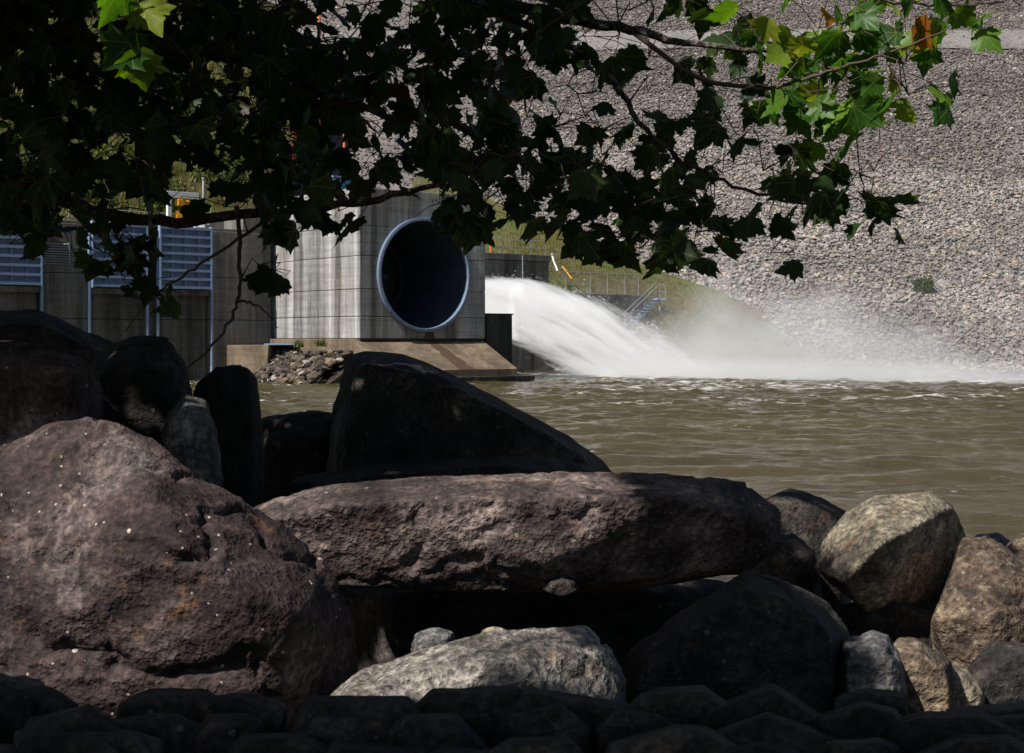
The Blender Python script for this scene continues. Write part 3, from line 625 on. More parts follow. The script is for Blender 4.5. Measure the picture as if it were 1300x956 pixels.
def gate(a0, label):
    t = thing('bulkhead_gate', label, 'gate', L(a0 + 1.55, BW, 4.95), 'blue bulkhead gates on the gate wall')
    wd, z0, z1 = 3.05, 4.95, 8.25
    mb = MB(); lbox(mb, a0 + 0.04, a0 + wd - 0.04, BW - 0.02, BW + 0.04, z0, z1); mb.build('skin_plate', M['gate_skin'], t)
    for k in range(8):
        z = z0 + (z1 - z0 - 0.16) * k / 7; mb = MB(); lbox(mb, a0 + 0.09, a0 + wd - 0.09, BW - 0.26, BW - 0.022, z, z + 0.14); mb.build('horizontal_rib', M['gate'], t)
    for s_ in (0, 1):
        mb = MB(); a = a0 + s_ * (wd - 0.085); lbox(mb, a, a + 0.085, BW - 0.28, BW - 0.021, z0 - 0.05, z1 + 0.05); mb.build('side_girder', M['gate'], t)
    for k in range(1, 4):
        for j in range(7):
            a = a0 + wd * k / 4; z = z0 + (z1 - z0 - 0.16) * j / 7 + 0.142; zz = z0 + (z1 - z0 - 0.16) * (j + 1) / 7 - 0.002
            mb = MB(); lbox(mb, a - 0.02, a + 0.02, BW - 0.18, BW - 0.023, z, zz); mb.build('stiffener', M['gate'], t)
    for k in (0.3, 0.7):
        mb = MB(); lbox(mb, a0 + wd * k - 0.08, a0 + wd * k + 0.08, BW - 0.2, BW - 0.05, z1 - 0.02, z1 + 0.22); mb.build('lifting_lug', M['white'], t)
gate(-16.15, 'blue steel gate beside the louvre vent, away from the round opening')
gate(-10.53, 'middle blue steel gate between the pilaster and the pier rails')
gate(-6.82, 'blue steel gate nearest to the round outlet block')
lv = thing('louvre_vent', 'small grey metal louvre vent set in the pilaster between two gates', 'vent', L(-12.3, BW, 6.5))
for k in range(9):
    z = 6.02 + k * 0.125; mb = MB(); mb.box(L(-12.95, BW - 0.07, z), D * 1.25, E * 0.06 + UZ * 0.05, UZ * 0.02); mb.build('slat', M['galv'], lv)
mb = MB(); lbox(mb, -12.98, -11.66, BW - 0.006, BW - 0.002, 5.98, 7.15); mb.build('backing', M['black'], lv)
for a in (-13.0, -11.68):
    mb = MB(); lbox(mb, a, a + 0.05, BW - 0.09, BW - 0.007, 5.96, 7.17); mb.build('frame', M['galv'], lv)
gf = thing('gantry_frame', 'white steel gantry frame standing on the deck above the gates', 'gantry', L(-6, BW + 1.5, DECK + 0.16))
pA, pB = W(212, 0, 0), 0
def at_deck(px, b):                 # deck point under a picture column, at depth b behind the wall
    r = (px - 650) / F; o = L(0, b, 0); a = (r * o.y - o.x) / (D.x - r * D.y); return a
aL, aR = at_deck(214.5, BW + 1.5), at_deck(235, BW + 1.5); zg = 2.3 + (430 - 246) / F * L(aL, BW + 1.5, 0).y
for a in (aL, aR + 0.6):
    mb = MB(); lbox(mb, a - 0.11, a + 0.11, BW + 1.4, BW + 1.62, DECK + 0.16, zg - 0.2); mb.build('leg', M['white'], gf, bevel=0.01)
mb = MB(); lbox(mb, aL - 0.15, aR + 0.75, BW + 1.36, BW + 1.66, zg - 0.196, zg + 0.14); mb.build('beam', M['white'], gf, bevel=0.01)
ho = thing('yellow_hoist', 'yellow electric hoist hanging under the white gantry beam', 'hoist', L(aL + 0.6, BW + 1.5, zg - 1.2))
ah = at_deck(228, BW + 1.5)
mb = MB(); lbox(mb, ah - 0.18, ah + 0.22, BW + 1.3, BW + 1.7, zg - 0.62, zg - 0.25); mb.build('motor', M['yellow'], ho, bevel=0.03)
mb = MB(); mb.tube([L(ah + 0.2, BW + 1.5, zg - 0.42), L(ah + 0.52, BW + 1.5, zg - 0.36)], 0.16, 12); mb.build('drum', M['yellow'], ho)
mb = MB(); lbox(mb, ah - 0.05, ah + 0.05, BW + 1.45, BW + 1.55, zg - 0.26, zg - 0.198); mb.build('trolley', M['black'], ho)
mb = MB(); mb.tube([L(ah, BW + 1.5, zg - 0.62), L(ah, BW + 1.5, zg - 0.9)], 0.03); mb.build('cable', M['black'], ho)
mb = MB(); mb.prism([L(ah - 0.35, BW + 1.3, 0)[:2], L(ah + 0.3, BW + 1.3, 0)[:2], L(ah + 0.3, BW + 1.7, 0)[:2], L(ah - 0.35, BW + 1.7, 0)[:2]], zg - 1.7, zg - 0.88)
hb = mb.build('hook_block', M['yellow'], ho)
for v in hb.data.vertices:
    if v.co.z > -0.2:
        c = Vector((hb.data.vertices[0].co.x + hb.data.vertices[2].co.x, hb.data.vertices[0].co.y + hb.data.vertices[2].co.y, 0)) * 0.5
for i in range(4, 8):
    v = hb.data.vertices[i]; c = (hb.data.vertices[0].co + hb.data.vertices[2].co) * 0.5; v.co.x = c.x + (v.co.x - c.x) * 0.45; v.co.y = c.y + (v.co.y - c.y) * 0.45
def post(name, px, py0, py1, Y, mat, r, label, cat, head=None):
    p0, p1 = W(px, py1, Y), W(px, py0, Y); zg_ = max(-1, min(p0.z, p0.z))
    base = p0.copy()
    if name != 'lamp_post':         # carry it down to the slope it stands on
        base.z = min(base.z, float(dam_z(0, Y)) if base.x > -18 else float(hillf(np.array([[base.x]]), np.array([[Y]]))[0, 0])) - 0.1
    t = thing(name, label, cat, base[:]); mb = MB(); mb.tube([base, p1], [r, r * 0.8], 8); mb.build('shaft', mat, t, False)
    mb = MB(); mb.tube([p1, p1 + UZ * 0.12], r * 1.25, 8); mb.build('cap', M['galv'] if head is None else head, t)
    mb = MB(); mb.tube([base, base + UZ * 0.25], r * 1.8, 8); mb.build('base_collar', M['galv'], t)
    return t
lp = post('lamp_post', 258, 228, 286, L(-5, BW + 4.5, 0).y, M['galv'], 0.07, 'slim grey pole on the deck beside the white gantry', 'pole')
post('marker_post', 373, 30, 128, 118, M['orange'], 0.16, 'tall rusty orange marker post on the slope above the gate wall', 'post')
post('marker_post', 405, -30, 172, 116, M['orange'], 0.17, 'tallest orange marker post, between two shorter orange posts', 'post')
post('marker_post', 437, 138, 180, 121, M['orange'], 0.12, 'short thin orange post above the roof of the outlet block', 'post')
post('marker_post', 623, 280, 320, 108, M['orange'], 0.10, 'orange post with pale top behind the dark streaked block', 'post', M['white'])
post('light_pole', 40, 70, 200, 100, M['white'], 0.16, 'white light pole on the grassy hillside above the gates', 'pole')
post('light_pole', 338, 38, 100, 112, M['white'], 0.13, 'white light pole beside the tall orange posts', 'pole')
bc = thing('equipment_cabinet', 'blue covered equipment cabinet on the roof of the outlet block', 'cabinet', L(2.0, 3.0, 10.04))
mb = MB(); lbox(mb, 1.0, 2.6, 4.0, 5.0, 10.045, 10.95); mb.build('body', M['bluecover'], bc, bevel=0.06)
mb = MB(); lbox(mb, 0.92, 2.68, 3.92, 5.08, 10.95, 11.03); mb.build('lid', M['galv'], bc)
st = thing('deck_steps', 'pale concrete steps rising from the deck beside the outlet block', 'steps', L(-2.4, BW + 3, DECK))
for k in range(6):
    mb = MB(); lbox(mb, -3.2 + 0.28 * k, -1.78, BW + 2.2, BW + 4.0, DECK + 0.164 + 0.19 * k, DECK + 0.35 + 0.19 * k); mb.build('step', M['conc'], st, bevel=0.01)
# low concrete block with steel plate, rubble at the water's edge
cb = thing('mooring_block', 'small tan concrete block with blue steel plate at the water edge', 'concrete block', L(-1.5, 6, 0))
qa, qb = W(288, 438, 76), W(346, 438, 76)
mb = MB(); Vb = [W(288, 438, 76), W(341, 438, 76), W(356, 438, 79), W(300, 438, 79.5)]; Vl = [W(288, 484, 75.2), W(338, 484, 75.2), W(350, 484, 79), W(300, 484, 79.5)]
for v in Vl: v.z = -0.6
Vt = [v.copy() for v in Vb]
for v in Vt: v.z = Vb[0].z
mb.add(Vl + Vt, [(0, 3, 2, 1), (4, 5, 6, 7), (0, 1, 5, 4), (1, 2, 6, 5), (2, 3, 7, 6), (3, 0, 4, 7)]); mb.build('block', M['conc_tan'], cb, bevel=0.04)
zp = Vb[0].z
mb = MB(); mb.prism([W(335, 0, 76.1)[:2], W(377, 0, 76.4)[:2], W(377, 0, 79)[:2], W(335, 0, 79)[:2]], zp + 0.004, zp + 0.07); mb.build('steel_plate', M['gate'], cb)
rr_ = np.random.default_rng(31); n = 1100; aa = -4.0 + 7.5 * rr_.random(n); bbb = 9.0 * rr_.random(n)
P = []
for a_, b_ in zip(-3.2 + 4.2 * rr_.random(n), 8.5 * rr_.random(n)):
    h = 1.75 * max(0, min(1, (a_ + 3.0) / 2.6)) ** 0.7; p = L(a_ - 0.15, b_, h * (0.9 + 0.1 * rr_.random()) - 0.15); P.append(p[:])
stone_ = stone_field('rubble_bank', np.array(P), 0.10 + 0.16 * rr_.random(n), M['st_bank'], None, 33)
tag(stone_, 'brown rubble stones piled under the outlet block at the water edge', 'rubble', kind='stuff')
mb = MB()
mb.add([L(-3.2, -0.5, -0.6), L(-0.1, -0.5, 1.35), L(-0.1, 9, 1.35), L(-3.2, 9, -0.6), L(-0.1, -0.5, -0.9), L(-0.1, 9, -0.9)], [(0, 1, 2, 3), (0, 4, 1), (3, 2, 5), (1, 4, 5, 2), (0, 3, 5, 4)])
tag(mb.build('rubble_ground', M['bank'], None, org=(0, 0, 0)), kind='structure')
for (px, py, lab) in ((378, 437, 'tiny green weed at the left corner of the plinth'), (408, 436, 'small bright green weed growing on the plinth ledge')):
    b0 = W(px, py + 3, 73.5); pts = np.array([[b0.x + 0.08 * rr_.normal(), b0.y + 0.08 * rr_.normal(), b0.z] for _ in range(14)])
    o = blades('weed', pts, 0.35, M['shrub'], lab, int(px)); o['category'] = 'weed'; del o['kind']

# ---------------------------------------------------------------- shrubs and trees on the far slopes
def shrub(name, c, R, label, n, seed, cat='shrub', grp=None, tall=0.8, ls=0.16):
    r = np.random.default_rng(seed); t = thing(name, label, cat, c, grp)
    u = r.normal(size=(n, 3)); u /= np.linalg.norm(u, axis=1)[:, None]; rad = R * (0.45 + 0.55 * r.random(n) ** 0.5)
    lump = 1 + 0.35 * vnoise(u * 2.3 + seed, seed)
    Q = u * (rad * lump)[:, None] * [1, 1, tall] + [0, 0, R * tall * 0.75]
    Rm = rand_rot(n, r); q4 = np.array([[-1, 0, 0], [0, -0.6, 0.12], [1, 0, 0], [0, 0.6, 0.12]]) * ls
    V = np.einsum('nij,kj->nki', Rm, q4) * (0.6 + 0.8 * r.random((n, 1, 1))) + Q[:, None, :] + np.array(c)
    o = mesh_obj('foliage', V.reshape(-1, 3), np.arange(n * 4).reshape(-1, 4), M['shrub'], t)
    at = o.data.attributes.new('tone', 'FLOAT', 'FACE'); at.data.foreach_set('value', np.clip(0.5 + 0.6 * vnoise(Q * 1.2, seed) + 0.15 * r.normal(size=n), 0, 1)); tag(o, kind='stuff')
    mb = MB()
    for k in range(5):
        a = 6.28 * k / 5; e = Vector(c) + Vector((math.cos(a) * R * 0.5, math.sin(a) * R * 0.5, R * tall * 1.1)); mb.tube([Vector(c) - UZ * 0.2, Vector(c) + UZ * R * 0.4, e], [0.05 * R, 0.035 * R, 0.01], 5)
    mb.build('stems', M['bark'], t); return t
c = W(1172, 372, 112.5); c.z = float(dam_z(0, 112.5)) + 0.1
shrub('shrub', c[:], 0.85, 'lone green shrub growing among the riprap stones', 420, 3)
places = [(-37, 97), (-33, 101), (-41, 104), (-30, 96), (-46, 99), (-28, 106), (-36, 112), (-24, 99), (-50, 110), (-43, 118), (-30, 118), (-22, 108)]
hints = ['behind the gates', 'above the deck', 'beside the white light pole', 'behind the gantry', 'at the edge of the hillside', 'below the orange posts',
         'in the upper hillside grass', 'beside the deck steps', 'far up the hillside', 'on the hill crest', 'between the orange posts', 'where the hillside meets the dam stones']
for i, (x, y) in enumerate(places):
    z = float(hillf(np.array([[x]]), np.array([[y]]))[0, 0]); R = 1.2 + 1.4 * random.random()
    shrub('shrub', (x, y, z - 0.1), R, 'olive green shrub ' + hints[i], 700, 40 + i, 'shrub', 'hillside shrubs', 0.9, 0.2)

# ---------------------------------------------------------------- near bank and boulders
def bankz(X, Y):
    return np.where(Y < 5, 0.95, 0.95 - (Y - 5) * 0.16) - 0.05
tag(grid_obj('river_bank', -14, 14, 120, -6, 19, 110, lambda X, Y: bankz(X, Y) + fz(X, Y, 1.1, 0.14, 3), M['bank']), kind='structure')

def hull_mesh(pts, vox, ns, amp, seed, sm=2, cuts=16):
    r = np.random.default_rng(seed + 100)
    P_ = np.array([tuple(p) for p in pts]); c0 = P_.mean(0)
    bm = bmesh.new()
    for p in pts: bm.verts.new(p)
    bmesh.ops.convex_hull(bm, input=bm.verts)
    bmesh.ops.delete(bm, geom=[v for v in bm.verts if not v.link_faces], context='VERTS')
    for k in range(cuts):               # broken faces
        d_ = r.normal(size=3); d_[2] *= 0.8; d_ /= np.linalg.norm(d_); h = ((P_ - c0) @ d_).max() * (0.84 + 0.13 * r.random())
        res = bmesh.ops.bisect_plane(bm, geom=bm.verts[:] + bm.edges[:] + bm.faces[:], plane_co=Vector(c0 + d_ * h), plane_no=Vector(d_), clear_outer=True)
        ed = [e for e in res['geom_cut'] if isinstance(e, bmesh.types.BMEdge)]
        if ed: bmesh.ops.contextual_create(bm, geom=ed)
    bmesh.ops.remove_doubles(bm, verts=bm.verts, dist=vox * 0.4)
    bmesh.ops.recalc_face_normals(bm, faces=bm.faces)
    mh = bpy.data.meshes.new('t'); bm.to_mesh(mh); bm.free()
    oh = bpy.data.objects.new('t', mh); C.objects.link(oh); o = bpy.data.objects.new('t', mh); C.objects.link(o)
    m = o.modifiers.new('r', 'REMESH'); m.mode = 'VOXEL'; m.voxel_size = vox * 1.28       # even mesh, laid back on the flat faces
    m = o.modifiers.new('s', 'SMOOTH'); m.iterations = 4
    m = o.modifiers.new('w', 'SHRINKWRAP'); m.target = oh; m.wrap_method = 'NEAREST_SURFACEPOINT'
    m = o.modifiers.new('s2', 'SMOOTH'); m.iterations = sm
    dg = bpy.context.evaluated_depsgraph_get(); me2 = bpy.data.meshes.new_from_object(o.evaluated_get(dg))
    bpy.data.objects.remove(o); bpy.data.objects.remove(oh); bpy.data.meshes.remove(mh)
    n = len(me2.vertices); V = np.empty(n * 3); me2.vertices.foreach_get('co', V); V = V.reshape(-1, 3)
    N = np.empty(n * 3); me2.vertices.foreach_get('normal', N); N = N.reshape(-1, 3)
    Wp = V + 0.12 / ns * np.stack([fbm(V * ns * 1.5 + o, 3, seed + 40 + o) for o in (1, 2, 3)], 1)     # warped lookup, so nothing lines up
    A = fbm(Wp * ns, 4, seed) * amp * 0.55
    rid = 1 - np.abs(fbm(Wp * ns * 1.3 + 9, 4, seed + 7)) * 2.6; A -= np.maximum(0, rid - 0.80) * amp * 3.2          # cracks
    st = fbm(Wp * np.array([ns * 0.7, ns * 0.7, ns * 2.6]) + 3, 4, seed + 3) * 4; fr = st - np.floor(st); A += (np.floor(st) + np.clip(fr * 5, 0, 1)) / 4 * amp * 0.6   # bedding steps
    A += fbm(Wp * ns * 6, 4, seed + 5) * amp * 0.26
    V = V + N * A[:, None]; me2.vertices.foreach_set('co', V.ravel()); me2.polygons.foreach_set('use_smooth', [True] * len(me2.polygons)); me2.update()
    return me2
def boulder(label, outline, Y, depth, mat, front=(), foot=True, vox=0.022, amp=None, sm=1, fk=0.74, bk=0.8, seed=None, group=None, name='boulder', ns=None, cuts=9):
    ol = [W(x, y, Y) for x, y in outline]
    cx = sum(x for x, y in outline) / len(outline); cyy = sum(y for x, y in outline) / len(outline)
    pts = [p for p in ol]
    if front is not None and len(front) == 0:
        pts += [W(cx + (x - cx) * fk, cyy + (y - cyy) * fk + 6, Y - depth * 0.45) for x, y in outline]
    else:
        pts += [W(x, y, Y + d_) for x, y, d_ in (front or ())]
    pts += [W(cx + (x - cx) * bk, cyy + (y - cyy) * bk, Y + depth * 0.55) for x, y in outline]
    xs = [p.x for p in ol]; zs = [p.z for p in ol]; wd = max(xs) - min(xs); mx = 0.5 * (max(xs) + min(xs))
    if foot:
        zb = float(bankz(0.0, Y)) - 0.08
        if zb < min(zs):
            for sx in (-0.33, 0.33):
                for sy in (-0.25, 0.4): pts.append(Vector((mx + sx * wd, Y + sy * depth, zb)))
    base = Vector((mx, Y, min(p.z for p in pts)))
    sd = seed if seed is not None else int(abs(cx) * 3 + abs(cyy))
    size = max(wd, max(zs) - min(zs))
    me = hull_mesh([p - base for p in pts], vox, (1.6 / max(size, 0.25)) if ns is None else ns, amp if amp is not None else 0.055 * size, sd, sm, cuts)
    me.name = name; me.materials.append(mat); o = bpy.data.objects.new(name, me); C.objects.link(o); o.location = base
    return tag(o, label, 'boulder' if name == 'boulder' else 'rock', group)

boulder('largest speckled brown boulder with a rounded peak beside the long slab',
        [(-110, 690), (-60, 615), (0, 572), (60, 536), (115, 522), (155, 532), (215, 566), (270, 606), (325, 648), (385, 695), (425, 735), (448, 785), (452, 850), (430, 900), (95, 900), (45, 845), (0, 800), (-110, 750)], 4.75, 1.3, M['rock_brown'],
        [(-40, 690, -0.30), (110, 640, -0.34), (230, 690, -0.5), (310, 760, -0.52), (365, 775, -0.45), (370, 860, -0.36), (130, 845, -0.42), (60, 800, -0.42), (420, 800, -0.1), (200, 890, -0.3)], amp=0.05, vox=0.015, ns=2.2, cuts=4)
boulder('long brown slab of rock lying level across the other boulders',
        [(318, 648), (345, 632), (400, 618), (520, 607), (700, 602), (860, 602), (945, 612), (990, 648), (994, 695), (945, 730), (800, 748), (650, 752), (500, 752), (425, 744), (350, 700)], 5.75, 0.95, M['rock_slab'],
        [(340, 660, -0.36), (420, 640, -0.44), (560, 632, -0.46), (700, 630, -0.46), (850, 632, -0.42), (945, 655, -0.26), (432, 744, -0.33), (600, 754, -0.34), (690, 748, -0.36), (800, 738, -0.30), (940, 720, -0.12), (980, 690, -0.04), (690, 715, -0.43)], foot=False, amp=0.024, vox=0.012, ns=2.8, cuts=0, sm=1)
boulder('pale weathered grey rock with layered top below the long slab',
        [(415, 885), (462, 850), (530, 830), (600, 806), (650, 802), (700, 806), (742, 798), (776, 822), (792, 862), (795, 930), (430, 930)], 4.35, 0.7, M['rock_ash'],
        [(440, 880, -0.22), (560, 842, -0.22), (650, 836, -0.26), (748, 830, -0.16), (784, 868, -0.12), (440, 930, -0.3), (780, 930, -0.3)], amp=0.024, vox=0.010, ns=3.6, cuts=0)
boulder('small grey stone resting behind the pale layered rock', [(518, 826), (526, 806), (548, 797), (574, 800), (584, 818), (578, 835), (525, 838)], 4.85, 0.14, M['rock_grey'], amp=0.012, vox=0.006, name='stone', foot=True)
boulder('small tan stone on top of the pale layered rock', [(603, 812), (612, 800), (626, 795), (645, 799), (652, 812), (630, 820)], 4.42, 0.1, M['rock_pale'], amp=0.010, vox=0.005, name='stone', foot=False)
boulder('flat tan stone beside the small peaked stone on the pale rock', [(652, 808), (664, 799), (680, 797), (692, 804), (690, 814), (660, 816)], 4.42, 0.1, M['rock_pale'], amp=0.008, vox=0.005, name='stone', foot=False)
boulder('small pinkish stone wedged under the lip of the long slab', [(688, 748), (696, 735), (712, 728), (728, 734), (738, 748), (715, 757)], 5.40, 0.14, M['rock_slab'], amp=0.008, vox=0.006, name='stone', foot=False)
boulder('pale yellowish angular boulder with a sharp lit top',
        [(1034, 722), (1042, 692), (1073, 650), (1110, 629), (1182, 623), (1208, 640)], 6.5, 0.8, M['rock_pale'],
        [(1046, 728, -0.28), (1072, 742, -0.38), (1116, 692, -0.46), (1164, 668, -0.30), (1206, 645, -0.06), (1228, 684, 0.22), (1222, 730, 0.26), (1196, 770, 0.16), (1150, 790, 0.0), (1098, 776, -0.16), (1130, 760, -0.14)], amp=0.014, vox=0.009, sm=1, ns=3.8, cuts=2, foot=False)
boulder('lichen spotted tan boulder with a flat sunlit face',
        [(1182, 790), (1200, 742), (1222, 682), (1262, 686), (1300, 716), (1350, 752), (1350, 815), (1290, 812), (1245, 800)], 6.15, 0.8, M['rock_lichen'],
        [(1186, 784, -0.22), (1206, 745, -0.16), (1226, 690, -0.04), (1290, 726, -0.22), (1262, 782, -0.34), (1345, 765, -0.2)], amp=0.016, vox=0.010, sm=1, ns=3.4, cuts=3)
boulder('big blunt dark boulder with a thin lit crest under the slab',
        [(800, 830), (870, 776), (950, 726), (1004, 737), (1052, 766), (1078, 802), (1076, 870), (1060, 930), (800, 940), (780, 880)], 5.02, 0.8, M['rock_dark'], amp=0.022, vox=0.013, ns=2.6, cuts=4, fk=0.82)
boulder('smooth grey stone block between the rounded boulder and a brown rock',
        [(1066, 812), (1108, 798), (1128, 804), (1146, 836), (1154, 880), (1150, 935), (1066, 935)], 4.85, 0.4, M['rock_grey'], amp=0.012, vox=0.01, sm=1)
boulder('brown lichen spotted rock beside the smooth grey block',
        [(1126, 808), (1165, 808), (1206, 836), (1212, 868), (1218, 935), (1130, 935)], 5.0, 0.4, M['rock_lichen'], amp=0.014, vox=0.01, sm=1)
boulder('small yellowish stone at the foot of the brown lichen rock', [(1198, 840), (1226, 850), (1248, 872), (1256, 935), (1195, 935)], 5.15, 0.3, M['rock_pale'], amp=0.014, vox=0.01, name='stone')
boulder('big black wedge shaped boulder with a steep end facing the gates',
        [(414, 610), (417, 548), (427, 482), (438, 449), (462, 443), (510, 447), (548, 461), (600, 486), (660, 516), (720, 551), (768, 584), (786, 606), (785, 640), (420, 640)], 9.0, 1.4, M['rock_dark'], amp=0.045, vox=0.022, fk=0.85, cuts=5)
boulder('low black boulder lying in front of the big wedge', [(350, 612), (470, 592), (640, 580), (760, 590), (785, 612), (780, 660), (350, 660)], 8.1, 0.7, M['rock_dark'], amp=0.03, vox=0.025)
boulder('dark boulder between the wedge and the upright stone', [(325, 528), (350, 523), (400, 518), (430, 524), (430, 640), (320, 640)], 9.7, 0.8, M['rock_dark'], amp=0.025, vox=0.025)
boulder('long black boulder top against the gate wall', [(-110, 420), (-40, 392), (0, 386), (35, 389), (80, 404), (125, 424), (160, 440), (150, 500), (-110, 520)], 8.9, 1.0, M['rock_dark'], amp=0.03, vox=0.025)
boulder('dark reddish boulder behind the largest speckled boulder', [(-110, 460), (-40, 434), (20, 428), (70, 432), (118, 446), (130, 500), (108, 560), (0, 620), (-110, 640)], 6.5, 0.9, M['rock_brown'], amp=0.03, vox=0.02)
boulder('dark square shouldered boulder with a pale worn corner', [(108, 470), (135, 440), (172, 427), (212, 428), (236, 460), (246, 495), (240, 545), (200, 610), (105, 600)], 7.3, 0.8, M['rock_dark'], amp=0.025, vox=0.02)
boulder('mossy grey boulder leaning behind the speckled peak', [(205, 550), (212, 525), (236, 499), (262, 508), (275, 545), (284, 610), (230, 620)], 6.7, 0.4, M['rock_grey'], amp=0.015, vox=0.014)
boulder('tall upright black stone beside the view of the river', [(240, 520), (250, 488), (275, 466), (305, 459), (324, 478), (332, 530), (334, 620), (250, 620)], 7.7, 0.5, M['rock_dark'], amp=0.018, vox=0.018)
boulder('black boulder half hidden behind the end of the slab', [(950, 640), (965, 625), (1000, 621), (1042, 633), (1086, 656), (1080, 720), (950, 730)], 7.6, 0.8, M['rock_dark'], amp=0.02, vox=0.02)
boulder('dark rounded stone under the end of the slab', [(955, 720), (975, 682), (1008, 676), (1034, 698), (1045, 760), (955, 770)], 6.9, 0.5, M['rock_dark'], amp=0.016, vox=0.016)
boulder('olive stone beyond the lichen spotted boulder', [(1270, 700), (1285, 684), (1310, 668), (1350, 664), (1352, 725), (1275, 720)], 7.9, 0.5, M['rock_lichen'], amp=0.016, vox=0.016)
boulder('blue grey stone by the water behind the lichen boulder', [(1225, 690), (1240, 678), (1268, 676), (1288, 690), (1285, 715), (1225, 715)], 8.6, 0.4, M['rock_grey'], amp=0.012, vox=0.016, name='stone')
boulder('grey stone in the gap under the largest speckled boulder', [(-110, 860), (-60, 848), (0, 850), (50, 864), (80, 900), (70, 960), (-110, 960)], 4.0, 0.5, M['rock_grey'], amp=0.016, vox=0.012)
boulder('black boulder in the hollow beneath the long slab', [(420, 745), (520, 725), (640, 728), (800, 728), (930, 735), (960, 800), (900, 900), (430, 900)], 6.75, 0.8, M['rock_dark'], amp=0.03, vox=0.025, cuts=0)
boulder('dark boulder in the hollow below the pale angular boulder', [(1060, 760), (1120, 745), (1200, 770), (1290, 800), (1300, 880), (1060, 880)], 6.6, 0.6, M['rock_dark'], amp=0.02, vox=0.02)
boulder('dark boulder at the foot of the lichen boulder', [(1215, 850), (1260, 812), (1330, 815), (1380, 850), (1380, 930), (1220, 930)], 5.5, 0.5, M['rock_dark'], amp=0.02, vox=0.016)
jr = random.Random(12); xj = -120
while xj < 1380:                    # shaded pile of broken stone at the photographer's feet
    for row, (yb, Yj) in enumerate(((866, 3.80), (890, 3.60), (928, 3.38))):
        wj = jr.uniform(90, 230); hj = wj * jr.uniform(0.35, 0.6); x0 = xj + jr.uniform(-50, 50); y0 = yb + jr.uniform(-8, 12)
        n_ = jr.randint(5, 7); ol = []
        for k in range(n_):
            q = 6.283 * (k + jr.uniform(-0.38, 0.38)) / n_; rr = jr.uniform(0.8, 1.1); ol.append((x0 + wj * 0.5 + wj * 0.56 * rr * math.cos(q), y0 + hj * 0.5 - hj * 0.5 * rr * math.sin(q)))
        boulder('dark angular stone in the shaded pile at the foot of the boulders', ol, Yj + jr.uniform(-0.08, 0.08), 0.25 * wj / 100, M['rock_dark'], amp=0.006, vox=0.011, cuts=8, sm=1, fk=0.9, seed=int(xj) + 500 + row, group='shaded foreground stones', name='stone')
    xj += jr.uniform(95, 150)
for k in range(16):                 # the bank goes on beside the view
    X_, Y_ = jr.uniform(2.7, 6.5), jr.uniform(4.6, 9.5); px = 650 + X_ / Y_ * F
    if px < 1420: continue
    sz_ = jr.uniform(0.25, 0.5) * F / Y_; pyc = HOR + (CAMZ - float(bankz(0.0, Y_)) - 0.2) / Y_ * F
    ol = [(px + sz_ * jr.uniform(0.85, 1.1) * math.cos(q), pyc - 0.65 * sz_ * jr.uniform(0.8, 1.1) * math.sin(q)) for q in np.linspace(0, 5.5, 8)]
    boulder('riprap boulder along the bank beyond the lichen spotted boulder', ol, Y_, 0.6, M[jr.choice(('rock_grey', 'rock_brown', 'rock_lichen'))], amp=0.02, vox=0.03, cuts=8, seed=900 + k, group='boulders further along the bank')
# ---- the sycamore
LEAF_PTS = [(0.0, 0.0), (0.13, -0.06), (0.30, -0.03), (0.36, 0.07), (0.57, 0.13), (0.47, 0.27), (0.52, 0.38), (0.68, 0.50), (0.50, 0.53), (0.42, 0.62), (0.27, 0.57), (0.29, 0.72), (0.17, 0.80), (0.11, 0.93), (0.0, 1.10)]
def leaf_arrays(fold, curl, wav, seed):
    r = random.Random(seed); P = []
    for x, y in LEAF_PTS: P.append((x * (0.92 + 0.16 * r.random()), y + 0.04 * (r.random() - 0.5)))
    Lp = [(-x * (0.92 + 0.16 * r.random()), y + 0.04 * (r.random() - 0.5)) for x, y in LEAF_PTS[1:-1]][::-1]
    outl = P + Lp; mids = [(0, 0.32)]
    V2 = outl + mids
    def z(x, y): return -fold * abs(x) ** 1.2 - curl * (y - 0.2) ** 2 + wav * math.sin(5 * y + 6 * x + seed)
    V = [(x, y, z(x, y)) for x, y in V2]; n = len(outl); c = n
    Fc = [(i, (i + 1) % n, c) for i in range(n)]
    b = len(V)                       # petiole, a thin three sided stalk
    for (yy, zz) in ((0.0, 0.0), (-0.42, 0.10)):
        for j in range(3): q = 2.1 * j; V.append((0.014 * math.cos(q), yy, zz + z(0, 0) + 0.014 * math.sin(q)))
    for j in range(3):
        a0, a1 = b + j, b + (j + 1) % 3; Fc += [(a0, a1, a1 + 3), (a0, a1 + 3, a0 + 3)]
    return np.array(V), np.array(Fc)
LV = [leaf_arrays(f, c_, w_, i) for i, (f, c_, w_) in enumerate([(0.35, 0.25, 0.03), (0.15, 0.45, 0.05), (0.55, 0.15, 0.03), (0.25, -0.15, 0.06), (0.4, 0.6, 0.04), (0.1, 0.1, 0.07)])]
TRUNK = Vector((-7.2, 10.2, 0.15))
tree = thing('sycamore_tree', 'leafy sycamore tree overhanging the boulders with dark green lobed leaves', 'tree', TRUNK[:])
limbs = []
def curve(pts, k=8):                # Catmull-Rom through the points
    pts = [Vector(p) for p in pts]; P_ = [pts[0]] + pts + [pts[-1]]; o = []
    for i in range(1, len(P_) - 2):
        for j in range(k):
            t = j / k; a, b, c, d = P_[i - 1], P_[i], P_[i + 1], P_[i + 2]
            o.append(0.5 * ((2 * b) + (c - a) * t + (2 * a - 5 * b + 4 * c - d) * t * t + (3 * b - a - 3 * c + d) * t ** 3))
    o.append(pts[-1]); return o
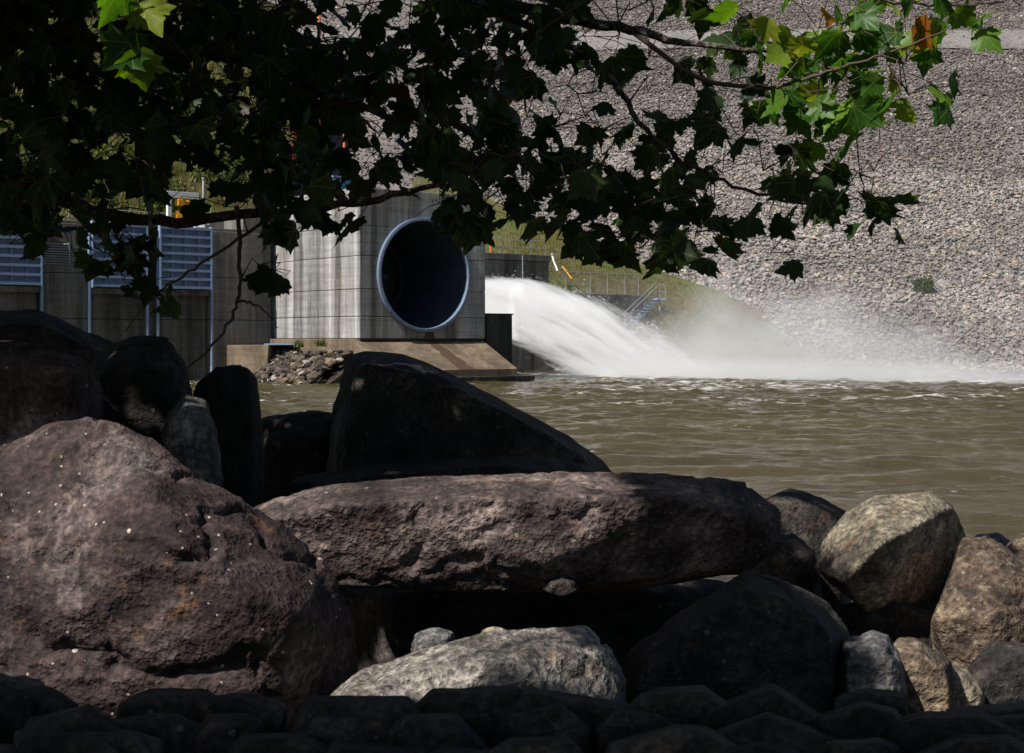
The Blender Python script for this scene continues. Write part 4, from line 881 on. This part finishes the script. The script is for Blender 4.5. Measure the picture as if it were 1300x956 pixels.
nodes_ = []                         # places where twigs may start
def limb(pts, r0, r1, name='branch', mat='bark', n=7, wig=0.012):
    c = curve(pts, 6); k = len(c); rs = [r0 + (r1 - r0) * (i / (k - 1)) for i in range(k)]
    c = [p + Vector((random.uniform(-1, 1), random.uniform(-1, 1), random.uniform(-1, 1))) * wig * min(1, i / 4) for i, p in enumerate(c)]
    mb = MB(); mb.tube(c, rs, n); mb.build(name, M[mat], tree, False); nodes_.extend(c[2:]); return c
limb([TRUNK - UZ * 0.3, TRUNK + Vector((0.1, 0, 1.5)), TRUNK + Vector((0.35, -0.2, 3.2)), TRUNK + Vector((0.6, -0.5, 5.5)), TRUNK + Vector((1.0, -0.8, 8.2)), TRUNK + Vector((1.3, -0.9, 10.5))], 0.34, 0.06, 'trunk', n=14, wig=0.02)
T1, T2, T3 = TRUNK + Vector((0.3, -0.15, 2.9)), TRUNK + Vector((0.5, -0.4, 4.6)), TRUNK + Vector((0.8, -0.65, 6.8))
limb([T1, W(-180, 150, 8.9), W(0, 215, 8.5), W(100, 262, 8.1), W(200, 281, 7.8), W(330, 271, 7.6), W(450, 256, 7.4), W(540, 238, 7.2), W(630, 205, 7.0)], 0.055, 0.009)
B2 = limb([T2, W(-60, -130, 8.6), W(200, -70, 8.1), W(500, -25, 7.6), W(690, 15, 7.3), W(800, 38, 7.1), W(870, 55, 7.0), W(980, 62, 6.9)], 0.06, 0.010)
limb([W(560, -15, 7.5), W(690, 40, 7.2), W(760, 80, 7.1), W(790, 120, 7.0), W(840, 185, 6.9), W(905, 225, 6.9), W(990, 252, 6.85), W(1060, 262, 6.8)], 0.022, 0.005)
limb([W(800, 38, 7.1), W(880, 95, 6.9), W(960, 112, 6.8), W(1010, 103, 6.7), W(1070, 85, 6.65), W(1130, 66, 6.6), W(1200, 38, 6.6)], 0.014, 0.004, mat='twig', wig=0.006)
limb([W(-20, 40, 8.2), W(150, 60, 8.0), W(300, 75, 7.8), W(470, 140, 7.5), W(600, 165, 7.3), W(690, 230, 7.1), W(770, 300, 6.9)], 0.035, 0.005)
limb([W(690, 15, 7.3), W(760, -20, 7.0), W(900, -15, 6.9), W(1040, -10, 6.8), W(1180, 5, 6.7), W(1270, 0, 6.6)], 0.016, 0.005)
limb([W(300, 262, 7.6), W(304, 320, 7.55), W(302, 382, 7.5), W(285, 420, 7.5), W(255, 455, 7.45), W(238, 468, 7.4)], 0.014, 0.004, 'hanging_twig', 'twig', 5, 0.01)
limb([W(302, 382, 7.5), W(320, 385, 7.45), W(340, 398, 7.4), W(352, 415, 7.4)], 0.008, 0.003, 'hanging_twig', 'twig', 5, 0.006)
limb([W(330, 285, 7.5), W(270, 325, 7.4), W(225, 355, 7.35), W(190, 378, 7.3), W(160, 420, 7.3)], 0.010, 0.003, 'hanging_twig', 'twig', 5, 0.008)
limb([W(120, 285, 7.4), W(145, 330, 7.3), W(158, 355, 7.3)], 0.006, 0.003, 'hanging_twig', 'twig', 5, 0.006)
for pts in ([T2, TRUNK + Vector((2.2, -1.6, 6.0)), TRUNK + Vector((4.2, -2.8, 6.6)), TRUNK + Vector((6.5, -3.2, 6.4))],
            [T3, TRUNK + Vector((2.5, 0.2, 7.8)), TRUNK + Vector((4.8, 0.5, 7.9)), TRUNK + Vector((7.0, 0.2, 7.3))],
            [T2, TRUNK + Vector((2.0, 0.8, 5.2)), TRUNK + Vector((4.0, 1.2, 5.5)), TRUNK + Vector((6.6, 1.0, 5.2))],
            [T3, TRUNK + Vector((1.8, -3.0, 7.6)), TRUNK + Vector((3.4, -5.2, 8.0)), TRUNK + Vector((5.2, -6.6, 7.8))],
            [TRUNK + Vector((2.2, -1.6, 6.0)), TRUNK + Vector((3.6, -3.8, 5.6)), TRUNK + Vector((5.6, -5.2, 5.4)), TRUNK + Vector((7.0, -5.8, 5.1))]):
    limb(pts, 0.08, 0.02)
NODE = [p[:] for p in nodes_]
DENS = ["99999999" "778998" "8556655778" "52", "9999999999999" "767456788751" "0", "99999999999" "8954436788" "98610", "99999999" "778997" "6666647641" "00",
        "9999768998" "8998988866" "874000", "9974225760" "0787888877" "765000", "4434000000" "0012444421" "110000"]       # leaves wanted per 50 px square of the view
assert all(len(r) == 26 for r in DENS), [len(r) for r in DENS]
CNT = {0: 0, 1: 0.3, 2: 0.7, 3: 1.2, 4: 1.8, 5: 2.7, 6: 3.7, 7: 5.0, 8: 8.0, 9: 15.0}
leaves = []                         # (base, tip dir, normal, size, variant)
twigs = MB(); lrng = random.Random(5)
def add_group(center, spots, size):
    i = int(np.argmin(((np.array(NODE) - np.array(center)) ** 2).sum(1))); nb = Vector(NODE[i]); NODE.append(tuple(center)); cpt = Vector(center)
    if (cpt - nb).length > 0.05:
        mid = nb.lerp(cpt, 0.5) + Vector((lrng.uniform(-.06, .06), lrng.uniform(-.06, .06), lrng.uniform(0, .10)))
        twigs.tube([nb, nb.lerp(mid, 0.55), mid, cpt], [0.0055, 0.0045, 0.0038, 0.003], 3, False)
    for p in spots:
        s_ = size * lrng.uniform(0.75, 1.25)
        a = lrng.uniform(0, 6.283); tip = Vector((math.cos(a) * 0.75, math.sin(a) * 0.75, -lrng.uniform(0.25, 1.1))).normalized()
        nr = Vector((lrng.gauss(0, 1), lrng.gauss(0, 1), lrng.gauss(0.3, 1))); nr = (nr - tip * nr.dot(tip)).normalized()
        base = Vector(p) - tip * s_ * 0.45
        st_ = base - tip * s_ * 0.42 + nr * s_ * 0.10
        if (st_ - cpt).length > 0.03: twigs.tube([cpt, cpt.lerp(st_, 0.5) + UZ * 0.015, st_], [0.0030, 0.0026, 0.002], 3, False)
        leaves.append((base, tip, nr, s_, lrng.randrange(6)))
for rj, row in enumerate(DENS):
    for ci, ch in enumerate(row):
        m_ = CNT[int(ch)]; n = int(m_) + (1 if lrng.random() < m_ - int(m_) else 0)
        while n > 0:
            k = min(n, lrng.choice((2, 3, 3))); n -= k
            x0 = ci * 50 + 25; left = x0 < 640
            Yc = lrng.uniform(6.7, 9.2) if left else lrng.uniform(6.5, 7.6)
            cc = W(x0 + lrng.uniform(-25, 25), rj * 50 + lrng.uniform(-8, 22), Yc)
            sp = [W(x0 + lrng.uniform(-32, 32), rj * 50 + lrng.uniform(0, 50), Yc + lrng.uniform(-0.15, 0.15)) for _ in range(k)]
            add_group(cc, sp, 0.134)
for (px, py, Yc, n) in ((340, 358, 7.45, 4), (345, 345, 7.45, 3), (190, 372, 7.3, 4), (205, 382, 7.3, 2), (150, 318, 7.3, 4), (175, 322, 7.3, 3), (117, 340, 7.3, 1), (850, 325, 6.8, 3), (780, 318, 6.9, 3), (735, 312, 7.0, 3), (365, 285, 7.4, 3), (430, 280, 7.35, 2), (600, 285, 7.1, 4), (1105, 262, 6.8, 2)):
    add_group(W(px, py - 12, Yc), [W(px + lrng.uniform(-22, 22), py + lrng.uniform(-10, 14), Yc + lrng.uniform(-0.1, 0.1)) for _ in range(n)], 0.165 if py < 335 else 0.12)
add_group(W(165, 30, 5.8), [W(140, 5, 5.75), W(190, 18, 5.8), W(165, 62, 5.85), W(180, 85, 5.8), W(150, 70, 5.75)], 0.15)
CLEAR = [(690, 905, 340, 430), (196, 270, 232, 272), (452, 548, 244, 335), (620, 700, 318, 400), (745, 865, 24, 58), (790, 890, 95, 150), (900, 985, 195, 262), (1085, 1160, 160, 240), (480, 600, 300, 440)]   # openings in the foliage
def blocked(lf):
    c_ = lf[0] + lf[1] * lf[3] * 0.5; px, py = 650 + c_.x / c_.y * F, HOR - (c_.z - CAMZ) / c_.y * F
    return any(a0 < px < a1 and b0 < py < b1 for a0, a1, b0, b1 in CLEAR)
leaves[:] = [lf for lf in leaves if not blocked(lf)]
n_view = len(leaves)
# unseen crown outside the frame, its sprays added to shade chosen rocks and leaves
KX, KY = -SH.x / math.tan(EL), -SH.y / math.tan(EL)
def out_of_view(p):
    px, py = 650 + p.x / max(p.y, 0.1) * F, HOR - (p.z - CAMZ) / max(p.y, 0.1) * F
    return not (p.y > 0.5 and -30 < px < 1330 and py > -35)
ZONES = [(-5.5, 2.3, 7.3, 13.0, 3.5, 8.4, 1150), (0.78, 1.08, 5.38, 7.3, 3.9, 6.8, 100), (0.24, 0.80, 4.2, 5.08, 3.9, 6.4, 80),
         (-4.2, -1.25, 6.2, 7.4, 4.0, 7.2, 110), (-2.6, 2.9, 2.0, 3.9, 4.0, 7.0, 420), (-1.3, -0.6, 6.2, 6.8, 4.0, 6.5, 35)]   # shade on the ground: x, y ranges, height range, sprays of leaves
for qx0, qx1, qy0, qy1, z0, z1, cnt in ZONES:
    made = 0
    for _ in range(cnt * 12):
        if made >= cnt: break
        z = lrng.uniform(z0, z1); h = z - 1.5; p = Vector((lrng.uniform(qx0, qx1) - KX * h, lrng.uniform(qy0, qy1) - KY * h, z))
        if not out_of_view(p): continue
        sp = []
        for _k in range(6):
            q = p + Vector((lrng.gauss(0, .16), lrng.gauss(0, .16), lrng.gauss(0, .16))); hq = q.z - 1.5
            if out_of_view(q) and qx0 - .1 < q.x + KX * hq < qx1 + .1 and qy0 < q.y + KY * hq < qy1: sp.append(q)
        if sp: add_group(p, sp, 0.23); made += 1
def leaf_M(lf):
    b, tip, nr, s_, v = lf; x = tip.cross(nr)
    return Matrix(((x.x, tip.x, nr.x, b.x), (x.y, tip.y, nr.y, b.y), (x.z, tip.z, nr.z, b.z), (0, 0, 0, 1))) @ Matrix.Scale(s_, 4)
def is_sunlit(lf):                   # right branch end and top left leaves that get the painted sunlit colour
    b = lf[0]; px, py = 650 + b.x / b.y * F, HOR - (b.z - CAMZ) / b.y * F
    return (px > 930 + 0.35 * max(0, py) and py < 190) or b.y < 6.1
order = sorted(range(n_view), key=lambda i: -leaves[i][3] / leaves[i][0].y - (1 if is_sunlit(leaves[i]) else 0))
part = set(order[:300])
lm = []
lm2 = []
for i, (V, Fc) in enumerate(LV):
    me = bpy.data.meshes.new('leaf'); me.from_pydata([tuple(v) for v in V], [], [tuple(f) for f in Fc]); me.materials.append(M['leaf'])
    me.polygons.foreach_set('use_smooth', [True] * len(me.polygons)); lm.append(me)
    me = me.copy(); me.materials[0] = M['leaf_sunlit']; lm2.append(me)
TI = Matrix.Translation(-TRUNK); AV = []; AF = []; AT = []; off = 0
for i, lf in enumerate(leaves):
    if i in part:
        o = bpy.data.objects.new('leaf', (lm2 if is_sunlit(lf) else lm)[lf[4]]); C.objects.link(o); o.parent = tree; o.matrix_local = TI @ leaf_M(lf)
    else:
        V, Fc = LV[lf[4]]; mm = np.array(leaf_M(lf)); AV.append(V @ mm[:3, :3].T + mm[:3, 3]); AF.append(Fc + off); off += len(V); AT.append(np.full(len(Fc), lrng.random()))
fo = mesh_obj('foliage', np.concatenate(AV), np.concatenate(AF), M['leafs'], tree, False); tag(fo, kind='stuff')
fo.data.attributes.new('tone', 'FLOAT', 'FACE').data.foreach_set('value', np.concatenate(AT))
tag(twigs.build('twigs', M['twig'], tree), kind='stuff')

# ---------------------------------------------------------------- the jet and its spray (volumes in the air over the river)
J0 = Vector((-4.5, 94.5, 5.014)); JE = Vector((13.0, 82.0, 0)); JU = Vector((JE.x - J0.x, JE.y - J0.y, 0)).normalized(); JV = Vector((-JU.y, JU.x, 0))
J = thing('water_jet', 'white jet of water shooting out from behind the outlet block into the river', 'water jet', (J0.x, J0.y, 0))
JS, JK = 0.0626, 0.0252               # rise and drop along the jet
def jz(u): return J0.z + JS * u - JK * u * u * 0.9
def vol_mat(name, fn):
    m, n, l, o = mat_new(name); g = nd(n, 'ShaderNodeNewGeometry').outputs['Position']; sp = nd(n, 'ShaderNodeSeparateXYZ'); l.new(g, sp.inputs[0])
    x = mth(n, l, 'SUBTRACT', sp.outputs[0], J0.x); y = mth(n, l, 'SUBTRACT', sp.outputs[1], J0.y); z = sp.outputs[2]
    u = mth(n, l, 'ADD', mth(n, l, 'MULTIPLY', x, JU.x), mth(n, l, 'MULTIPLY', y, JU.y)); v = mth(n, l, 'ADD', mth(n, l, 'MULTIPLY', x, JV.x), mth(n, l, 'MULTIPLY', y, JV.y))
    d = fn(n, l, u, v, z, g)
    p = nd(n, 'ShaderNodeVolumePrincipled'); p.inputs['Color'].default_value = (0.97, 0.975, 0.98, 1); p.inputs['Anisotropy'].default_value = 0.1
    l.new(d, p.inputs['Density']); l.new(p.outputs[0], o.inputs['Volume']); return m
def mrange(n, l, x, a, b, c=0, d=1):
    r = nd(n, 'ShaderNodeMapRange', interpolation_type='SMOOTHSTEP'); l.new(x, r.inputs[0])
    for i, q in enumerate((a, b, c, d)): r.inputs[i + 1].default_value = q
    return r.outputs[0]
def dens_jet(n, l, u, v, z, g):
    mm = lambda op, a, b=None, c=None: mth(n, l, op, a, b, c)
    zc = mm('ADD', mm('MULTIPLY_ADD', u, JS, J0.z), mm('MULTIPLY', mm('MULTIPLY', u, u), -JK * 0.9))
    dz = mm('SUBTRACT', z, zc); rad = mm('MULTIPLY_ADD', u, 0.072, 0.98)
    up = mm('GREATER_THAN', dz, 0.0); fz_ = mm('MULTIPLY_ADD', up, 0.42, 0.58)       # looser below than above
    dist = mm('DIVIDE', mm('SQRT', mm('ADD', mm('MULTIPLY', v, v), mm('POWER', mm('MULTIPLY', dz, fz_), 2.0))), rad)
    cb_ = nd(n, 'ShaderNodeCombineXYZ'); l.new(mm('MULTIPLY', u, 0.13), cb_.inputs[0]); l.new(v, cb_.inputs[1]); l.new(dz, cb_.inputs[2])
    ns = noise_n(n, l, cb_.outputs[0], 1.9, 7, 0.70, 0.2)
    loose = mrange(n, l, u, 6, 19)
    dd = mm('ADD', dist, mm('MULTIPLY', mm('SUBTRACT', ns.outputs[0], 0.5), mm('MULTIPLY_ADD', loose, 2.6, 0.8)))
    core = mrange(n, l, dd, 1.15, 0.7)
    core = mm('MULTIPLY', core, mrange(n, l, ns.outputs[0], 0.62, 0.38, 0.06, 1.8))
    amt = mrange(n, l, u, 4.0, 17, 9.0, 0.5)
    return mm('MULTIPLY', mm('MULTIPLY', core, amt), mrange(n, l, u, 25, 18))
def tube_domain():
    mb = MB(); pts = [J0 + JU * u + UZ * (max(jz(u), 0.3) - J0.z) for u in np.linspace(0, 25, 16)]
    mb.tube(pts, [1.75 + 0.15 * u for u in np.linspace(0, 25, 16)], 14)
    V = []
    for v in mb.v: V.append((v[0], v[1], max(v[2], 0.12)))
    mb.v = V; return mb
tag(tube_domain().build('jet_spray', vol_mat('jet_spray', dens_jet), J), kind='stuff')
def dens_mist(n, l, u, v, z, g):
    mm = lambda op, a, b=None, c=None: mth(n, l, op, a, b, c)
    n1 = noise_n(n, l, mapping(n, l, g, (0.30, 0.30, 0.36)), 1.0, 6, 0.62, 0.5); n2 = noise_n(n, l, mapping(n, l, g, (0.09, 0.09, 0.1), loc=(4, 2, 1)), 1.0, 3)
    top = mm('ADD', mm('MULTIPLY', mrange(n, l, u, 10, 21), 5.8), mm('MULTIPLY', mrange(n, l, u, 24, 40), -4.2))
    top = mm('ADD', top, mm('MULTIPLY', mm('SUBTRACT', n2.outputs[0], 0.5), 5.0))
    rel = mm('DIVIDE', z, mm('MAXIMUM', top, 0.3))
    edge = mrange(n, l, mm('ADD', rel, mm('MULTIPLY', mm('SUBTRACT', n1.outputs[0], 0.5), 2.3)), 1.05, 0.10)
    side = mrange(n, l, mm('ABSOLUTE', v), 6.5, 1.5)
    along = mm('MULTIPLY', mrange(n, l, u, 7, 16), mrange(n, l, u, 42, 22, 0.3, 1.0))
    low_ = mrange(n, l, z, 1.4, 0.15, 0.16, 0.45)
    veil = mm('MULTIPLY', mm('MULTIPLY', mrange(n, l, z, 8.5, 1.0, 0.0, 0.02), mrange(n, l, n2.outputs[0], 0.36, 0.62, 0.35, 1.2)), mm('MULTIPLY', mrange(n, l, mm('ABSOLUTE', v), 6.6, 3.5), mm('MULTIPLY', mrange(n, l, u, 8, 17), mrange(n, l, u, 51, 40))))
    return mm('ADD', mm('MULTIPLY', mm('MULTIPLY', edge, side), mm('MULTIPLY', along, low_)), veil)
mb = MB(); a0 = J0 + JU * 6.5 + JV * -6.6; a0.z = 0.1
mb.box(a0, JU * 45, JV * 13.2, UZ * 8.6)
mist = tag(mb.build('spray_mist', vol_mat('spray_mist', dens_mist), None, org=(a0.x, a0.y, 0.1)), 'white drifting mist over the river where the water jet lands', 'mist', kind='stuff')

# torn drops and strands round the jet
def droplets():
    r = np.random.default_rng(77); n = 2600; u = 1.5 + 19 * r.random(n) ** 0.8; a = r.random(n) * 6.283
    rad = (1.05 + 0.075 * u) * (0.82 + 0.30 * r.random(n) + 0.5 * (u / 20) * np.abs(r.normal(size=n)))
    zc = J0.z + JS * u - JK * 0.9 * u * u; sl_ = JS - 2 * JK * 0.9 * u
    v = rad * np.cos(a); dz = rad * np.sin(a) * np.where(np.sin(a) < 0, 1.35, 0.95)
    ju, jv = np.array(JU[:]), np.array(JV[:]); P = np.array(J0[:]) * [1, 1, 0] + u[:, None] * ju + v[:, None] * jv; P[:, 2] = zc + dz
    k = P[:, 2] > 0.15; P, sl_ = P[k], sl_[k]; n = len(P)
    t = ju[None] + np.stack([0 * sl_, 0 * sl_, sl_], 1); t /= np.linalg.norm(t, axis=1)[:, None]
    ln = (0.04 + 0.12 * r.random(n) ** 3)[:, None]; th = (0.006 + 0.010 * r.random(n) ** 2)[:, None]
    s1 = np.cross(t, [0, 0, 1.0]); s1 /= np.linalg.norm(s1, axis=1)[:, None]; s2 = np.cross(t, s1)
    V = np.stack([P - t * ln, P + s1 * th, P + s2 * th, P - (s1 + s2) * th * 0.7, P + t * ln], 1).reshape(-1, 3)
    f0 = np.array([[0, 2, 1], [0, 3, 2], [0, 1, 3], [4, 1, 2], [4, 2, 3], [4, 3, 1]]); Fc = (f0[None] + (np.arange(n) * 5)[:, None, None]).reshape(-1, 3)
    m, nn, l, o = mat_new('water_drops'); pbsdf(nn, l, o, (0.82, 0.83, 0.84), 0.3)
    tag(mesh_obj('droplets', V, Fc, m, J), kind='stuff')
droplets()
